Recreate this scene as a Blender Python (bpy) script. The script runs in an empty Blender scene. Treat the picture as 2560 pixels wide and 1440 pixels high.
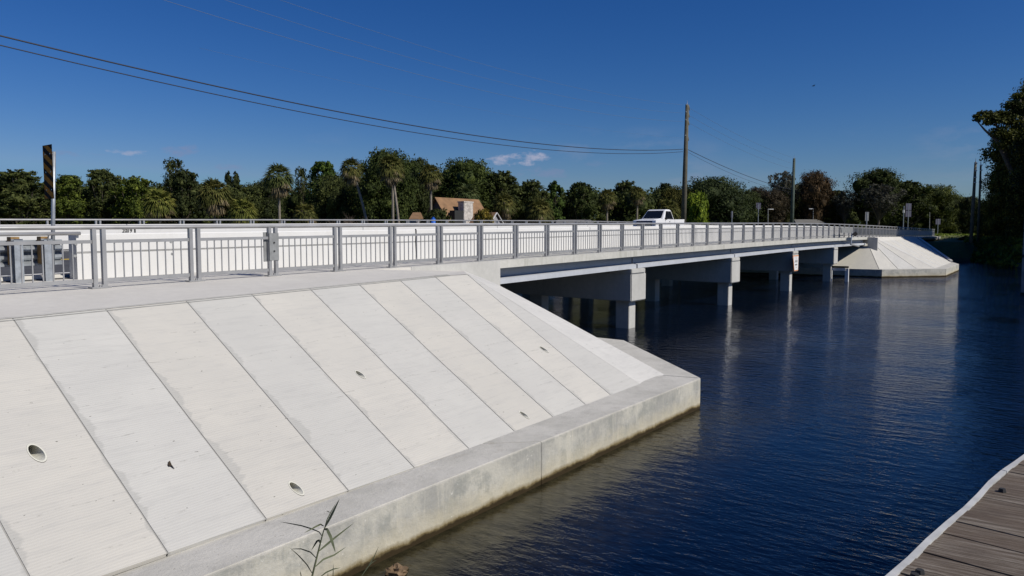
import bpy, bmesh, math, random
import numpy as np
from mathutils import Vector, Matrix
R = math.radians
random.seed(7); rng = np.random.default_rng(7)
scene = bpy.context.scene
COL = scene.collection

# ---------------------------------------------------------------- camera model (measured from the photo)
F = 1923.0; YAW = R(34.642); HOR = 578.43; EYE = 3.916
PITCH = math.atan((720 - HOR) / F)
FW = Vector((math.cos(YAW), math.sin(YAW), 0)); RT = Vector((math.sin(YAW), -math.cos(YAW), 0)); UP = Vector((0, 0, 1))
F2 = FW * math.cos(PITCH) - UP * math.sin(PITCH); U2 = UP * math.cos(PITCH) + FW * math.sin(PITCH)
def ray(x, y): return F2 * F + RT * (x - 1280) - U2 * (y - 720)
CAM = Vector((0, 0, EYE))
def at_z(x, y, z): d = ray(x, y); return CAM + d * ((z - EYE) / d.z)
def at_y(x, y, Y): d = ray(x, y); return CAM + d * (Y / d.y)
def at_d(x, y, D): d = ray(x, y); return CAM + d * (D / (d.dot(FW)))      # D = forward distance on the ground
def at_plane(x, y, P, N): d = ray(x, y); return CAM + d * ((P - CAM).dot(N) / d.dot(N))
def clearance(x, D): return at_d(x, 700, D)

cam = bpy.data.cameras.new("camera"); co = bpy.data.objects.new("camera", cam); COL.objects.link(co)
co.location = CAM
co.rotation_euler = Matrix((RT, U2, -F2)).transposed().to_euler()
cam.sensor_width = 36; cam.lens = F / 2560 * 36; cam.clip_end = 6000; cam.clip_start = 0.05
scene.camera = co

# ---------------------------------------------------------------- node helpers
def mat(name):
    m = bpy.data.materials.new(name); m.use_nodes = True
    nt = m.node_tree; nt.nodes.clear()
    out = nt.nodes.new('ShaderNodeOutputMaterial'); b = nt.nodes.new('ShaderNodeBsdfPrincipled')
    nt.links.new(b.outputs[0], out.inputs[0])
    return m, nt, b
def nd(nt, t, **k):
    n = nt.nodes.new(t)
    for a, v in k.items():
        if a.startswith('i_'): n.inputs[a[2:].replace('_', ' ')].default_value = v
        elif a.startswith('n_'): n.inputs[int(a[2:])].default_value = v
        else: setattr(n, a, v)
    return n
def L(nt, a, b): nt.links.new(a, b)
def math_(nt, op, a, b=None, clamp=False):
    n = nt.nodes.new('ShaderNodeMath'); n.operation = op; n.use_clamp = clamp
    for i, v in enumerate((a, b)):
        if v is None: continue
        if isinstance(v, (int, float)): n.inputs[i].default_value = v
        else: nt.links.new(v, n.inputs[i])
    return n.outputs[0]
def mix(nt, f, a, b, mode='MIX'):
    n = nt.nodes.new('ShaderNodeMix'); n.data_type = 'RGBA'; n.blend_type = mode
    for i, v in ((0, f), (6, a), (7, b)):
        if isinstance(v, (int, float)): n.inputs[i].default_value = v
        elif isinstance(v, tuple): n.inputs[i].default_value = (*v, 1)
        else: nt.links.new(v, n.inputs[i])
    return n.outputs[2]
def ramp(nt, f, stops):
    n = nt.nodes.new('ShaderNodeValToRGB'); e = n.color_ramp.elements
    while len(e) < len(stops): e.new(0.5)
    for el, (p, c) in zip(e, stops):
        el.position = p; el.color = (*c, 1) if len(c) == 3 else c
    nt.links.new(f, n.inputs[0]); return n.outputs[0]
def rng_(nt, f, a, b, c=0.0, d=1.0):
    n = nt.nodes.new('ShaderNodeMapRange'); n.inputs[1].default_value = a; n.inputs[2].default_value = b
    n.inputs[3].default_value = c; n.inputs[4].default_value = d; nt.links.new(f, n.inputs[0]); return n.outputs[0]
def pos(nt): return nt.nodes.new('ShaderNodeNewGeometry').outputs['Position']
def objc(nt): return nt.nodes.new('ShaderNodeTexCoord').outputs['Object']
def mapp(nt, v, loc=(0, 0, 0), rot=(0, 0, 0), sc=(1, 1, 1)):
    n = nt.nodes.new('ShaderNodeMapping'); n.inputs[1].default_value = loc; n.inputs[2].default_value = rot; n.inputs[3].default_value = sc
    nt.links.new(v, n.inputs[0]); return n.outputs[0]
def noise(nt, v, s, det=4, rough=.55):
    n = nt.nodes.new('ShaderNodeTexNoise'); n.inputs['Scale'].default_value = s; n.inputs['Detail'].default_value = det
    n.inputs['Roughness'].default_value = rough; nt.links.new(v, n.inputs['Vector']); return n.outputs[0]
def bump(nt, b, h, s=.3, d=.01):
    n = nt.nodes.new('ShaderNodeBump'); n.inputs['Strength'].default_value = s; n.inputs['Distance'].default_value = d
    nt.links.new(h, n.inputs['Height']); nt.links.new(n.outputs[0], b.inputs['Normal']); return n
def sep(nt, v):
    n = nt.nodes.new('ShaderNodeSeparateXYZ'); nt.links.new(v, n.inputs[0]); return n.outputs

# ---------------------------------------------------------------- materials
def m_concrete(name, c0, c1, stain=(.2, .19, .16), streak=0.0, rough=.85, scale=1.0):
    m, nt, b = mat(name); p = pos(nt)
    n1 = noise(nt, p, .9 * scale, 6, .6); n2 = noise(nt, p, 6 * scale, 5, .65); n3 = noise(nt, p, 60, 3)
    c = mix(nt, rng_(nt, n1, .35, .68), c0, c1)
    c = mix(nt, rng_(nt, n2, .3, .75, 0, .35), c, stain)
    if streak:
        ps = mapp(nt, p, sc=(2.2, 2.2, .12)); s = noise(nt, ps, 1.6, 5, .7)
        c = mix(nt, rng_(nt, s, .52, .72, 0, streak), c, stain)
    sp = noise(nt, p, 35, 2); c = mix(nt, rng_(nt, sp, .72, .78, 0, .5), c, stain)
    L(nt, c, b.inputs['Base Color']); b.inputs['Roughness'].default_value = rough; b.inputs['Specular IOR Level'].default_value = .25
    bump(nt, b, n3, .25, .004); return m

def m_panel():
    m, nt, b = mat('raked_slope_concrete'); p = pos(nt)
    oi = nt.nodes.new('ShaderNodeObjectInfo'); uv = nt.nodes.new('ShaderNodeUVMap').outputs[0]
    u, v, _ = sep(nt, uv)
    base = oi.outputs['Color']
    n1 = noise(nt, p, 1.3, 6, .62)
    c = mix(nt, rng_(nt, n1, .3, .7, 0, .55), base, mix(nt, .5, base, (.40, .395, .375)))
    # long streaks across each panel left by the screed
    ps = mapp(nt, p, sc=(1.1, 9, 9)); s = noise(nt, ps, 1.5, 6, .7)
    c = mix(nt, rng_(nt, s, .5, .75, 0, .4), c, (.36, .355, .34))
    # pour lines: thin broken dark lines across the panel, their spacing a little different on each panel
    y = sep(nt, p)[1]; wob = noise(nt, mapp(nt, p, sc=(.8, .2, 1)), 1.0, 2)
    ph = math_(nt, 'ADD', math_(nt, 'ADD', math_(nt, 'MULTIPLY', y, 1.62), math_(nt, 'MULTIPLY', oi.outputs['Random'], 5)), math_(nt, 'MULTIPLY', wob, .5))
    fr = math_(nt, 'ABSOLUTE', math_(nt, 'SUBTRACT', math_(nt, 'FRACT', ph), .5))
    ln = rng_(nt, fr, .0, .022, 1, 0)
    brk = rng_(nt, noise(nt, mapp(nt, p, sc=(4, .6, .6)), 1.6, 5, .75), .50, .66)
    c = mix(nt, math_(nt, 'MULTIPLY', math_(nt, 'MULTIPLY', ln, brk), .55), c, (.20, .195, .175))
    # tone changes slightly from one pour to the next
    fl = math_(nt, 'FLOOR', ph); wn = nt.nodes.new('ShaderNodeTexWhiteNoise'); wn.noise_dimensions = '1D'; L(nt, fl, wn.inputs['W'])
    c = mix(nt, math_(nt, 'MULTIPLY', wn.outputs[0], .13), c, (.40, .395, .38))
    # sealant smears that hug the left joint of each panel
    teeth = noise(nt, mapp(nt, p, sc=(2.2, 11, 11)), 1.3, 6, .75)
    wide = noise(nt, mapp(nt, p, loc=(4, 2, 1), sc=(.4, 1.3, 1.3)), 1.0, 4, .65)
    lim = math_(nt, 'MULTIPLY', math_(nt, 'SUBTRACT', wide, .42), math_(nt, 'MULTIPLY', teeth, .95))
    sm = rng_(nt, math_(nt, 'SUBTRACT', u, lim), -.012, .012, 1, 0)
    lim2 = math_(nt, 'MULTIPLY', math_(nt, 'SUBTRACT', .50, wide), math_(nt, 'MULTIPLY', teeth, .45))
    sm2 = rng_(nt, math_(nt, 'SUBTRACT', math_(nt, 'SUBTRACT', 1.0, u), lim2), -.010, .010, 1, 0)
    inp = math_(nt, 'MULTIPLY', math_(nt, 'MAXIMUM', sm, sm2), rng_(nt, u, .5, .5001, 1, 1))
    c = mix(nt, math_(nt, 'MULTIPLY', inp, .55), c, (.37, .365, .34))
    # small pits and specks
    sp = noise(nt, mapp(nt, p, sc=(1.2, 2.4, 2.4)), 11, 2); c = mix(nt, rng_(nt, sp, .745, .765, 0, .8), c, (.10, .095, .08))
    L(nt, c, b.inputs['Base Color']); b.inputs['Roughness'].default_value = .9; b.inputs['Specular IOR Level'].default_value = .2
    # rake grooves run across the panel
    wy = math_(nt, 'ADD', math_(nt, 'MULTIPLY', y, 2 * math.pi / .034), math_(nt, 'MULTIPLY', noise(nt, mapp(nt, p, sc=(1.2, 3, 3)), 1.5, 3), 9.0))
    w = math_(nt, 'SINE', wy); h = math_(nt, 'ADD', math_(nt, 'MULTIPLY', w, .5), math_(nt, 'MULTIPLY', noise(nt, p, 45, 3), 1.2))
    bump(nt, b, h, .26, .004); return m

def m_toe():
    m, nt, b = mat('toe_wall_concrete'); p = pos(nt); x, y, z = sep(nt, p)
    n1 = noise(nt, p, 1.1, 8, .68); n2 = noise(nt, p, 4.0, 7, .72); n4 = noise(nt, mapp(nt, p, loc=(7, 3, 1)), 2.3, 8, .7)
    c = mix(nt, rng_(nt, n1, .42, .56), (.34, .335, .31), (.48, .465, .41))
    c = mix(nt, rng_(nt, n4, .50, .60, 0, .7), c, (.28, .285, .262))
    st = noise(nt, mapp(nt, p, sc=(4, 4, .3)), 1.9, 7, .75)
    c = mix(nt, rng_(nt, st, .52, .66, 0, .6), c, (.54, .515, .44))
    c = mix(nt, rng_(nt, noise(nt, mapp(nt, p, loc=(2, 9, 4)), 9, 4, .7), .66, .72, 0, .8), c, (.70, .68, .62))
    zz = math_(nt, 'ADD', z, math_(nt, 'MULTIPLY', math_(nt, 'SUBTRACT', n2, .5), .45))
    low = rng_(nt, zz, .12, .42, 1, 0)
    c = mix(nt, math_(nt, 'MULTIPLY', low, .62), c, (.52, .465, .33))
    za = math_(nt, 'ADD', z, math_(nt, 'MULTIPLY', math_(nt, 'SUBTRACT', noise(nt, p, 3.0, 7, .75), .5), .16))
    c = mix(nt, rng_(nt, za, .085, .15, 1, 0), c, (.20, .155, .075)); c = mix(nt, rng_(nt, za, .055, .095, 1, 0), c, (.035, .024, .010))
    tc_ = mix(nt, rng_(nt, n1, .38, .6), (.46, .445, .40), (.56, .54, .49))
    tc_ = mix(nt, rng_(nt, n4, .52, .68, 0, .5), tc_, (.36, .35, .32)); tc_ = mix(nt, rng_(nt, noise(nt, p, 24, 3), .70, .74, 0, .7), tc_, (.16, .14, .11))
    d = noise(nt, mapp(nt, p, loc=(1, 5, 2)), .8, 6, .7); tc_ = mix(nt, rng_(nt, d, .60, .70, 0, .5), tc_, (.24, .19, .13))
    zt = math_(nt, 'ADD', z, math_(nt, 'MULTIPLY', math_(nt, 'SUBTRACT', n2, .5), .05))
    c = mix(nt, rng_(nt, zt, .645, .668), c, tc_)
    L(nt, c, b.inputs['Base Color']); b.inputs['Roughness'].default_value = .88; b.inputs['Specular IOR Level'].default_value = .2
    bump(nt, b, math_(nt, 'ADD', noise(nt, p, 14, 7, .7), math_(nt, 'MULTIPLY', n2, 1.5)), .6, .014); return m

def m_simple(name, c, rough=.5, metal=0.0, var=.0, sc=8, bmp=0, spec=.5):
    m, nt, b = mat(name); b.inputs['Roughness'].default_value = rough; b.inputs['Metallic'].default_value = metal
    b.inputs['Specular IOR Level'].default_value = spec
    p = objc(nt); n = noise(nt, p, sc, 4)
    d = tuple(x * (1 - var) for x in c)
    L(nt, mix(nt, rng_(nt, n, .35, .65), c, d), b.inputs['Base Color'])
    if bmp: bump(nt, b, noise(nt, p, sc * 6, 4), bmp, .01)
    return m

def m_white():
    m, nt, b = mat('white_barrier_coating'); p = pos(nt)
    n = noise(nt, p, 1.2, 6, .6); s = noise(nt, mapp(nt, p, sc=(3, 3, .3)), 1.3, 5, .7)
    c = mix(nt, rng_(nt, n, .3, .7), (.70, .69, .67), (.64, .63, .605)); c = mix(nt, rng_(nt, s, .56, .75, 0, .25), c, (.5, .48, .44))
    L(nt, c, b.inputs['Base Color']); b.inputs['Roughness'].default_value = .7; b.inputs['Specular IOR Level'].default_value = .3
    bump(nt, b, noise(nt, p, 50, 3), .15, .003); return m

def m_water():
    m, nt, b = mat('river_water'); p = pos(nt); x, y, z = sep(nt, p)
    b.inputs['Roughness'].default_value = .025; b.inputs['IOR'].default_value = 1.333
    # olive shallows along the near toe wall, the wall's brownish reflection painted in
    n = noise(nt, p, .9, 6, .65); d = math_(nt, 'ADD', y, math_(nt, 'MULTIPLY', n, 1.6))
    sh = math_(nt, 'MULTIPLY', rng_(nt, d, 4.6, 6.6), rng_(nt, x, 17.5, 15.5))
    bed_reflc = mix(nt, rng_(nt, noise(nt, p, 3.5, 5, .7), .4, .65), (.014, .013, .007), (.042, .037, .019))
    L(nt, mix(nt, sh, (.0010, .0036, .0125), bed_reflc), b.inputs['Base Color'])
    q = mapp(nt, p, rot=(0, 0, -YAW - R(8)), sc=(1.0, .36, 1)); q2 = mapp(nt, p, rot=(0, 0, -YAW + R(20)), sc=(1.0, .5, 1)); q3 = mapp(nt, p, rot=(0, 0, -YAW - R(35)), sc=(1, .5, 1))
    warp = noise(nt, mapp(nt, p, sc=(.16, .16, 1)), 1.0, 3)
    w1 = noise(nt, q, 4.3, 3, .5); w2 = noise(nt, q2, 12, 3, .6); w3 = noise(nt, q3, .8, 2); w4 = noise(nt, q3, 6.5, 2)
    w1 = math_(nt, 'POWER', w1, 1.8); w2 = math_(nt, 'POWER', w2, 1.6)      # peaked crests, flat troughs
    h = math_(nt, 'ADD', math_(nt, 'MULTIPLY', w1, 1.0), math_(nt, 'MULTIPLY', w2, .42))
    h = math_(nt, 'ADD', h, math_(nt, 'ADD', math_(nt, 'MULTIPLY', w3, .5), math_(nt, 'MULTIPLY', w4, .35)))
    near = rng_(nt, x, 8, 60, .8, 2.2)      # the breeze freshens out past the shelter of the slope
    h = math_(nt, 'MULTIPLY', math_(nt, 'MULTIPLY', h, rng_(nt, warp, .35, .65, .45, 1.5)), near)
    bump(nt, b, h, 1.0, .025); return m

def m_leaf(name, c0, c1, c2, trans=.25):
    m = bpy.data.materials.new(name); m.use_nodes = True; nt = m.node_tree; nt.nodes.clear()
    out = nt.nodes.new('ShaderNodeOutputMaterial')
    p = objc(nt); oi = nt.nodes.new('ShaderNodeObjectInfo')
    g = nt.nodes.new('ShaderNodeNewGeometry').outputs['Random Per Island']
    n = noise(nt, p, .55, 4, .6)
    f = math_(nt, 'ADD', math_(nt, 'MULTIPLY', n, .82), math_(nt, 'MULTIPLY', g, .18))
    c = ramp(nt, f, [(.32, c0), (.5, c1), (.68, c2)])
    c = mix(nt, 1.0, c, oi.outputs['Color'], 'MULTIPLY')
    d = nt.nodes.new('ShaderNodeBsdfPrincipled'); d.inputs['Roughness'].default_value = .7; d.inputs['Specular IOR Level'].default_value = .15
    t = nt.nodes.new('ShaderNodeBsdfTranslucent'); L(nt, c, d.inputs['Base Color']); L(nt, c, t.inputs[0])
    mx = nt.nodes.new('ShaderNodeMixShader'); mx.inputs[0].default_value = trans
    L(nt, d.outputs[0], mx.inputs[1]); L(nt, t.outputs[0], mx.inputs[2]); L(nt, mx.outputs[0], out.inputs[0]); return m

def m_wood_planks():
    m, nt, b = mat('weathered_planks'); p = pos(nt)
    g = nt.nodes.new('ShaderNodeNewGeometry').outputs['Random Per Island']
    q = mapp(nt, p, rot=(0, 0, R(10)), sc=(22, .8, 3)); n = noise(nt, q, 3.0, 8, .78); n2 = noise(nt, p, 2.2, 5)
    c = ramp(nt, n, [(.32, (.030, .021, .014)), (.46, (.105, .080, .058)), (.58, (.235, .20, .16)), (.72, (.45, .41, .35))])
    c = mix(nt, rng_(nt, g, 0, 1, 0, .6), c, (.10, .066, .042))
    c = mix(nt, rng_(nt, n2, .5, .7, 0, .5), c, (.07, .048, .034))
    L(nt, c, b.inputs['Base Color']); b.inputs['Roughness'].default_value = .88; bump(nt, b, n, .8, .012); return m

def m_ground():
    m, nt, b = mat('bank_ground'); p = pos(nt); x, y, z = sep(nt, p)
    n = noise(nt, p, .35, 6); n2 = noise(nt, p, 3, 5)
    g = mix(nt, rng_(nt, n, .35, .65), (.075, .10, .025), (.14, .15, .045)); g = mix(nt, rng_(nt, n2, .45, .7, 0, .6), g, (.10, .08, .045))
    bed = mix(nt, n2, (.05, .045, .03), (.09, .08, .05))
    c = mix(nt, rng_(nt, z, .15, .7), bed, g)
    L(nt, c, b.inputs['Base Color']); b.inputs['Roughness'].default_value = .95; bump(nt, b, n2, .8, .1); return m

M = {}
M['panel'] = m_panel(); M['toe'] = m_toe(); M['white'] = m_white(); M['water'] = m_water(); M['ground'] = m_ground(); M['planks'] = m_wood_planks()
M['conc'] = m_concrete('berm_concrete', (.58, .555, .51), (.64, .615, .565), (.44, .425, .39))
M['walk'] = m_concrete('sidewalk_concrete', (.56, .54, .50), (.61, .59, .545), (.42, .41, .37))
M['fascia'] = m_concrete('deck_edge_concrete', (.50, .49, .45), (.60, .585, .54), (.27, .27, .22), streak=.6)
M['girder'] = m_concrete('girder_concrete', (.44, .46, .50), (.50, .52, .56), (.34, .36, .38), streak=.2)
M['pier'] = m_concrete('pier_concrete', (.48, .47, .44), (.54, .53, .50), (.3, .3, .28), streak=.3)
M['slab'] = m_concrete('underlay_concrete', (.33, .325, .30), (.38, .37, .345), (.18, .175, .16))
M['sealant'] = m_simple('grey_joint_sealant', (.40, .395, .365), .9, 0, .25, 6)
M['groove'] = m_simple('grey_groove_stain', (.36, .355, .34), .85, 0, .3, 1.5)
M['asphalt'] = m_simple('asphalt', (.07, .07, .072), .9, var=.25, sc=2, bmp=.4)
M['alu'] = m_simple('aluminium_rail', (.41, .405, .40), .45, .45, .18, 3)
M['galv'] = m_simple('galvanised_steel', (.42, .45, .48), .45, .5, .3, 9)
M['dull'] = m_simple('dull_galvanised_plate', (.33, .335, .33), .6, .4, .25, 6)
M['timber'] = m_simple('treated_timber', (.36, .22, .085), .8, 0, .4, 5, .3)
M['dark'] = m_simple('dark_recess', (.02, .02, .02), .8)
M['pvc'] = m_simple('cream_plastic', (.72, .70, .60), .35, 0, .12, 20)
M['black'] = m_simple('black_rubber', (.015, .015, .016), .6)
M['paint'] = m_simple('white_vehicle_paint', (.80, .80, .81), .22, 0, .02, 1)
M['glass'] = m_simple('tinted_glass', (.008, .01, .016), .05, 0, .0, 1)
M['chrome'] = m_simple('chrome_trim', (.6, .6, .62), .2, 1, .1, 3)
M['lamp'] = m_simple('headlight_lens', (.55, .56, .58), .15, 0, .1, 8)
M['grille'] = m_simple('navy_grille', (.02, .02, .06), .35, 0, .2, 8)
M['signwhite'] = m_simple('white_sign_face', (.78, .77, .76), .5, 0, .05, 4)
M['signorange'] = m_simple('orange_sign_border', (.75, .28, .07), .5)
M['ink'] = m_simple('black_lettering', (.012, .011, .012), .8, spec=.1)
M['yellow'] = m_simple('amber_stripe_sheeting', (.36, .155, .012), .75, 0, .1, 5, spec=.15)
M['signback'] = m_simple('lavender_grey_sign_back', (.15, .14, .185), .5, .3, .15, 3)
M['pole'] = m_simple('weathered_utility_pole', (.115, .105, .075), .9, 0, .35, 2, .3)
M['poleg'] = m_simple('greenish_utility_pole', (.075, .10, .08), .9, 0, .35, 2, .3)
M['wire'] = m_simple('wire_dark', (.025, .025, .03), .5)
M['wirel'] = m_simple('wire_bright', (.10, .14, .22), .7, 0)
M['roof'] = m_simple('brown_shingle_roof', (.27, .155, .078), .9, 0, .3, 1.3, .5)
M['gable'] = m_simple('dark_gable_boards', (.085, .065, .075), .85, 0, .2, 2)
M['trim'] = m_simple('white_house_trim', (.75, .73, .70), .6)
M['greywall'] = m_simple('grey_house_siding', (.33, .32, .33), .8, 0, .15, 2)
M['stone'] = m_simple('pale_stone_chimney', (.62, .57, .52), .9, 0, .45, 3.5, .8)
M['greyroof'] = m_simple('grey_shingle_roof', (.17, .165, .155), .9, 0, .2, 1)
M['blue'] = m_simple('blue_plastic', (.02, .12, .50), .4)
M['bark'] = m_simple('bark', (.14, .115, .085), .95, 0, .45, 3, .6)
M['palmbark'] = m_simple('palm_bark', (.27, .235, .19), .95, 0, .4, 5, .6)
M['piling'] = m_simple('grey_dock_piling', (.24, .25, .26), .9, 0, .3, 2.5, .4)
M['rock'] = m_simple('brown_rock', (.20, .13, .07), .8, 0, .5, 9, .8)
M['algae'] = m_simple('dark_waterline_growth', (.03, .025, .012), .8)
M['leafbrown'] = m_simple('dead_leaf', (.05, .035, .02), .8)
M['reed'] = m_simple('reed_green', (.19, .21, .115), .6, 0, .5, 7)
M['edge'] = m_simple('white_edge_strip', (.50, .50, .49), .6, 0, .25, 6)
M['yellowpaint'] = m_simple('yellow_road_paint', (.6, .4, .04), .6)
M['leaf'] = m_leaf('broad_leaf_foliage', (.017, .024, .008), (.052, .066, .018), (.135, .148, .042))
M['leafp'] = m_leaf('palm_frond_foliage', (.028, .042, .015), (.075, .10, .034), (.16, .17, .065), .2)
M['leafd'] = m_leaf('dead_frond_thatch', (.10, .075, .04), (.22, .17, .10), (.36, .30, .19), .2)
M['leafb'] = m_leaf('brown_autumn_foliage', (.026, .023, .014), (.066, .051, .029), (.115, .086, .048))
M['moss'] = m_leaf('grey_sparse_foliage', (.04, .045, .032), (.10, .10, .075), (.17, .16, .12))
M['grass'] = m_leaf('grass_blades', (.08, .12, .015), (.16, .21, .03), (.22, .26, .05))

# ---------------------------------------------------------------- mesh helpers
class MB:
    def __init__(s): s.v = []; s.f = []
    def add(s, vs, fs):
        o = len(s.v); s.v += [tuple(v) for v in vs]; s.f += [tuple(i + o for i in f) for f in fs]; return s
    def hexa(s, a):          # a: 8 points, bottom loop 0-3 then top loop 4-7
        return s.add(a, [(0, 3, 2, 1), (4, 5, 6, 7), (0, 1, 5, 4), (1, 2, 6, 5), (2, 3, 7, 6), (3, 0, 4, 7)])
    def box(s, x0, x1, y0, y1, z0, z1):
        return s.hexa([(x0, y0, z0), (x1, y0, z0), (x1, y1, z0), (x0, y1, z0), (x0, y0, z1), (x1, y0, z1), (x1, y1, z1), (x0, y1, z1)])
    def bar(s, a, b, w, h, up=(0, 0, 1)):
        a = Vector(a); b = Vector(b); d = (b - a).normalized(); u = Vector(up)
        sx = d.cross(u).normalized() * (w / 2); sy = sx.cross(d).normalized() * (h / 2)
        q = []
        for p in (a, b): q += [p - sx - sy, p + sx - sy, p + sx + sy, p - sx + sy]
        return s.hexa(q)
    def tube(s, pts, rad, n=8, caps=True):
        pts = [Vector(p) for p in pts]; rad = rad if isinstance(rad, (list, tuple)) else [rad] * len(pts)
        rings = []; o = len(s.v); ref = None
        for i, p in enumerate(pts):
            d = (pts[min(i + 1, len(pts) - 1)] - pts[max(i - 1, 0)]).normalized()
            if ref is None: ref = Vector((0, 0, 1)) if abs(d.z) < .9 else Vector((1, 0, 0))
            e = d.cross(ref).normalized(); g = d.cross(e).normalized()
            s.v += [tuple(p + (e * math.cos(2 * math.pi * k / n) + g * math.sin(2 * math.pi * k / n)) * rad[i]) for k in range(n)]
        for i in range(len(pts) - 1):
            for k in range(n):
                s.f.append((o + i * n + k, o + i * n + (k + 1) % n, o + (i + 1) * n + (k + 1) % n, o + (i + 1) * n + k))
        if caps: s.f.append(tuple(o + k for k in range(n))[::-1]); s.f.append(tuple(o + (len(pts) - 1) * n + k for k in range(n)))
        return s
    def prism(s, poly, ext):  # poly: list of 3d points, ext: vector
        n = len(poly); e = Vector(ext); vs = [Vector(p) for p in poly] + [Vector(p) + e for p in poly]
        return s.add(vs, [tuple(range(n))[::-1], tuple(range(n, 2 * n))] + [(i, (i + 1) % n, n + (i + 1) % n, n + i) for i in range(n)])
    def build(s, name, m, parent=None, bevel=0, smooth=False, fix=True):
        me = bpy.data.meshes.new(name); me.from_pydata(s.v, [], s.f)
        if fix:
            bm = bmesh.new(); bm.from_mesh(me); bmesh.ops.recalc_face_normals(bm, faces=bm.faces)
            if bevel: bmesh.ops.bevel(bm, geom=bm.edges[:], offset=bevel, segments=2, affect='EDGES', clamp_overlap=True)
            bm.to_mesh(me); bm.free()
        me.materials.append(m)
        if smooth: me.polygons.foreach_set('use_smooth', [True] * len(me.polygons))
        o = bpy.data.objects.new(name, me); COL.objects.link(o)
        if parent is not None: o.parent = parent; o.matrix_parent_inverse = Matrix.Translation(parent.location).inverted() if not parent.parent else Matrix.Identity(4)
        return o
def tag(o, label=None, cat=None, group=None, kind=None):
    if label: o['label'] = label
    if cat: o['category'] = cat
    if group: o['group'] = group
    if kind: o['kind'] = kind
    return o
def root(name, loc=(0, 0, 0), label=None, cat=None, group=None):
    o = bpy.data.objects.new(name, None); COL.objects.link(o); o.location = loc; o.empty_display_size = .3
    return tag(o, label, cat, group)
def struct(o): o['kind'] = 'structure'; return o
def adopt(o, parent):
    """make o (a mesh with world-space vertices) a child of parent, leaving it where it is"""
    o.parent = parent
    if parent.type == 'EMPTY': o.matrix_parent_inverse = Matrix.Translation(parent.location).inverted()
    return o
def part(mb, name, m, parent, **k):
    o = mb.build(name, m, None, **k); return adopt(o, parent)
def copy_tree(src, parent=None):
    c = src.copy(); COL.objects.link(c); c.parent = parent
    for ch in list(src.children): copy_tree(ch, c)
    return c

# ---------------------------------------------------------------- road profile
PX = [-60, -20, 0, 6.9, 17.9, 28, 39.8, 52.6, 64, 76, 91, 129, 200, 420]
PZ = [2.45, 2.72, 2.87, 2.94, 3.06, 3.175, 3.285, 3.39, 3.43, 3.42, 3.36, 3.17, 2.95, 2.9]
def zb(x):
    for i in range(len(PX) - 1):
        if x <= PX[i + 1] or i == len(PX) - 2:
            x0, x1 = PX[i], PX[i + 1]; t = (x - x0) / (x1 - x0)
            def sl(k):
                if k <= 0 or k >= len(PX) - 1: return 0
                return (PZ[k + 1] - PZ[k - 1]) / (PX[k + 1] - PX[k - 1])
            h = x1 - x0; m0, m1 = sl(i) * h, sl(i + 1) * h
            return (2 * t**3 - 3 * t**2 + 1) * PZ[i] + (t**3 - 2 * t**2 + t) * m0 + (-2 * t**3 + 3 * t**2) * PZ[i + 1] + (t**3 - t**2) * m1
YR = 13.48; CR = .0165
def zr(x, y): return zb(x) + CR * (y - YR)
def xs(a, b, step):
    n = max(1, int(math.ceil((b - a) / step))); return [a + (b - a) * i / n for i in range(n + 1)]
def strip(mb, x0, x1, prof, step=3.0):
    """prof(x) -> list of (y,z) closed section; sweeps it along X"""
    X = xs(x0, x1, step); o = len(mb.v); n = None
    for x in X:
        s = prof(x); n = len(s); mb.v += [(x, y, z) for y, z in s]
    for i in range(len(X) - 1):
        for k in range(n): mb.f.append((o + i * n + k, o + i * n + (k + 1) % n, o + (i + 1) * n + (k + 1) % n, o + (i + 1) * n + k))
    mb.f.append(tuple(o + k for k in range(n))); mb.f.append(tuple(o + (len(X) - 1) * n + k for k in range(n))[::-1]); return mb

# ---------------------------------------------------------------- water, ground, road
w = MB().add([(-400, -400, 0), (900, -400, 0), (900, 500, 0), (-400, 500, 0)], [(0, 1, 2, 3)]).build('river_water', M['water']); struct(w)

def smooth(t): t = max(0, min(1, t)); return t * t * (3 - 2 * t)
def ground_z(x, y):
    bed = -1.4; z = bed
    # near embankment under the slope paving and the approach road
    if y > 4:
        f = smooth((17.5 - x) / 3.0)
        if f > 0:
            e = min(zb(x) - .55, -.1 + (y - 7.6) * .5) if y < 33 else max(.9, 2.5 - (y - 33) * .4)
            z = max(z, bed + (e - bed) * f)
    # far embankment
    if x > 73 and y > 7.5:
        f = smooth((x - 75) / 3.0)
        e = min(zb(x) - .55, -.2 + (y - 8.6) * .5) if y < 33 else 2.2
        z = max(z, bed + (e - bed) * f)
    # natural bank on the right, beyond the far slope
    sh = 112 + 2.9 * (y - 7) + 3 * math.sin(y * .35) if y < 8.2 else 113
    if x > sh - 2 and y < 12:
        dd = (x - sh) / 9.0
        z = max(z, -1.0 + 1.6 * smooth((x - sh + 2) / 3) + 2.0 * smooth(dd))
    if x > 113 and y >= 8.2: z = max(z, 2.55)
    if x > 131 and y > 4: z = max(z, 2.55 + .75 * smooth((x - 131) / 4) * smooth((y - 4) / 6))
    # far side of the river, beyond the bridge
    edge = 70 - 10 * smooth((x - 60) / 30)
    if y > edge - 4: z = max(z, -1.4 + 3.0 * smooth((y - edge + 4) / 6))
    if x > 86 and y > 30: z = max(z, 2.4)
    if y < -120 or x < -150: z = max(z, 1.0)
    return z
def axis(lo, hi, c0, c1, s, g=1.25):
    a = list(np.arange(c0, c1 + s, s)); st = s; x = a[-1]
    while x < hi: st *= g; x += st; a.append(x)
    st = s; x = c0; b = []
    while x > lo: st *= g; x -= st; b.append(x)
    return b[::-1] + a
GX = axis(-2500, 3000, -14, 150, 1.6); GY = axis(-2500, 3000, -20, 80, 1.3)
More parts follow.
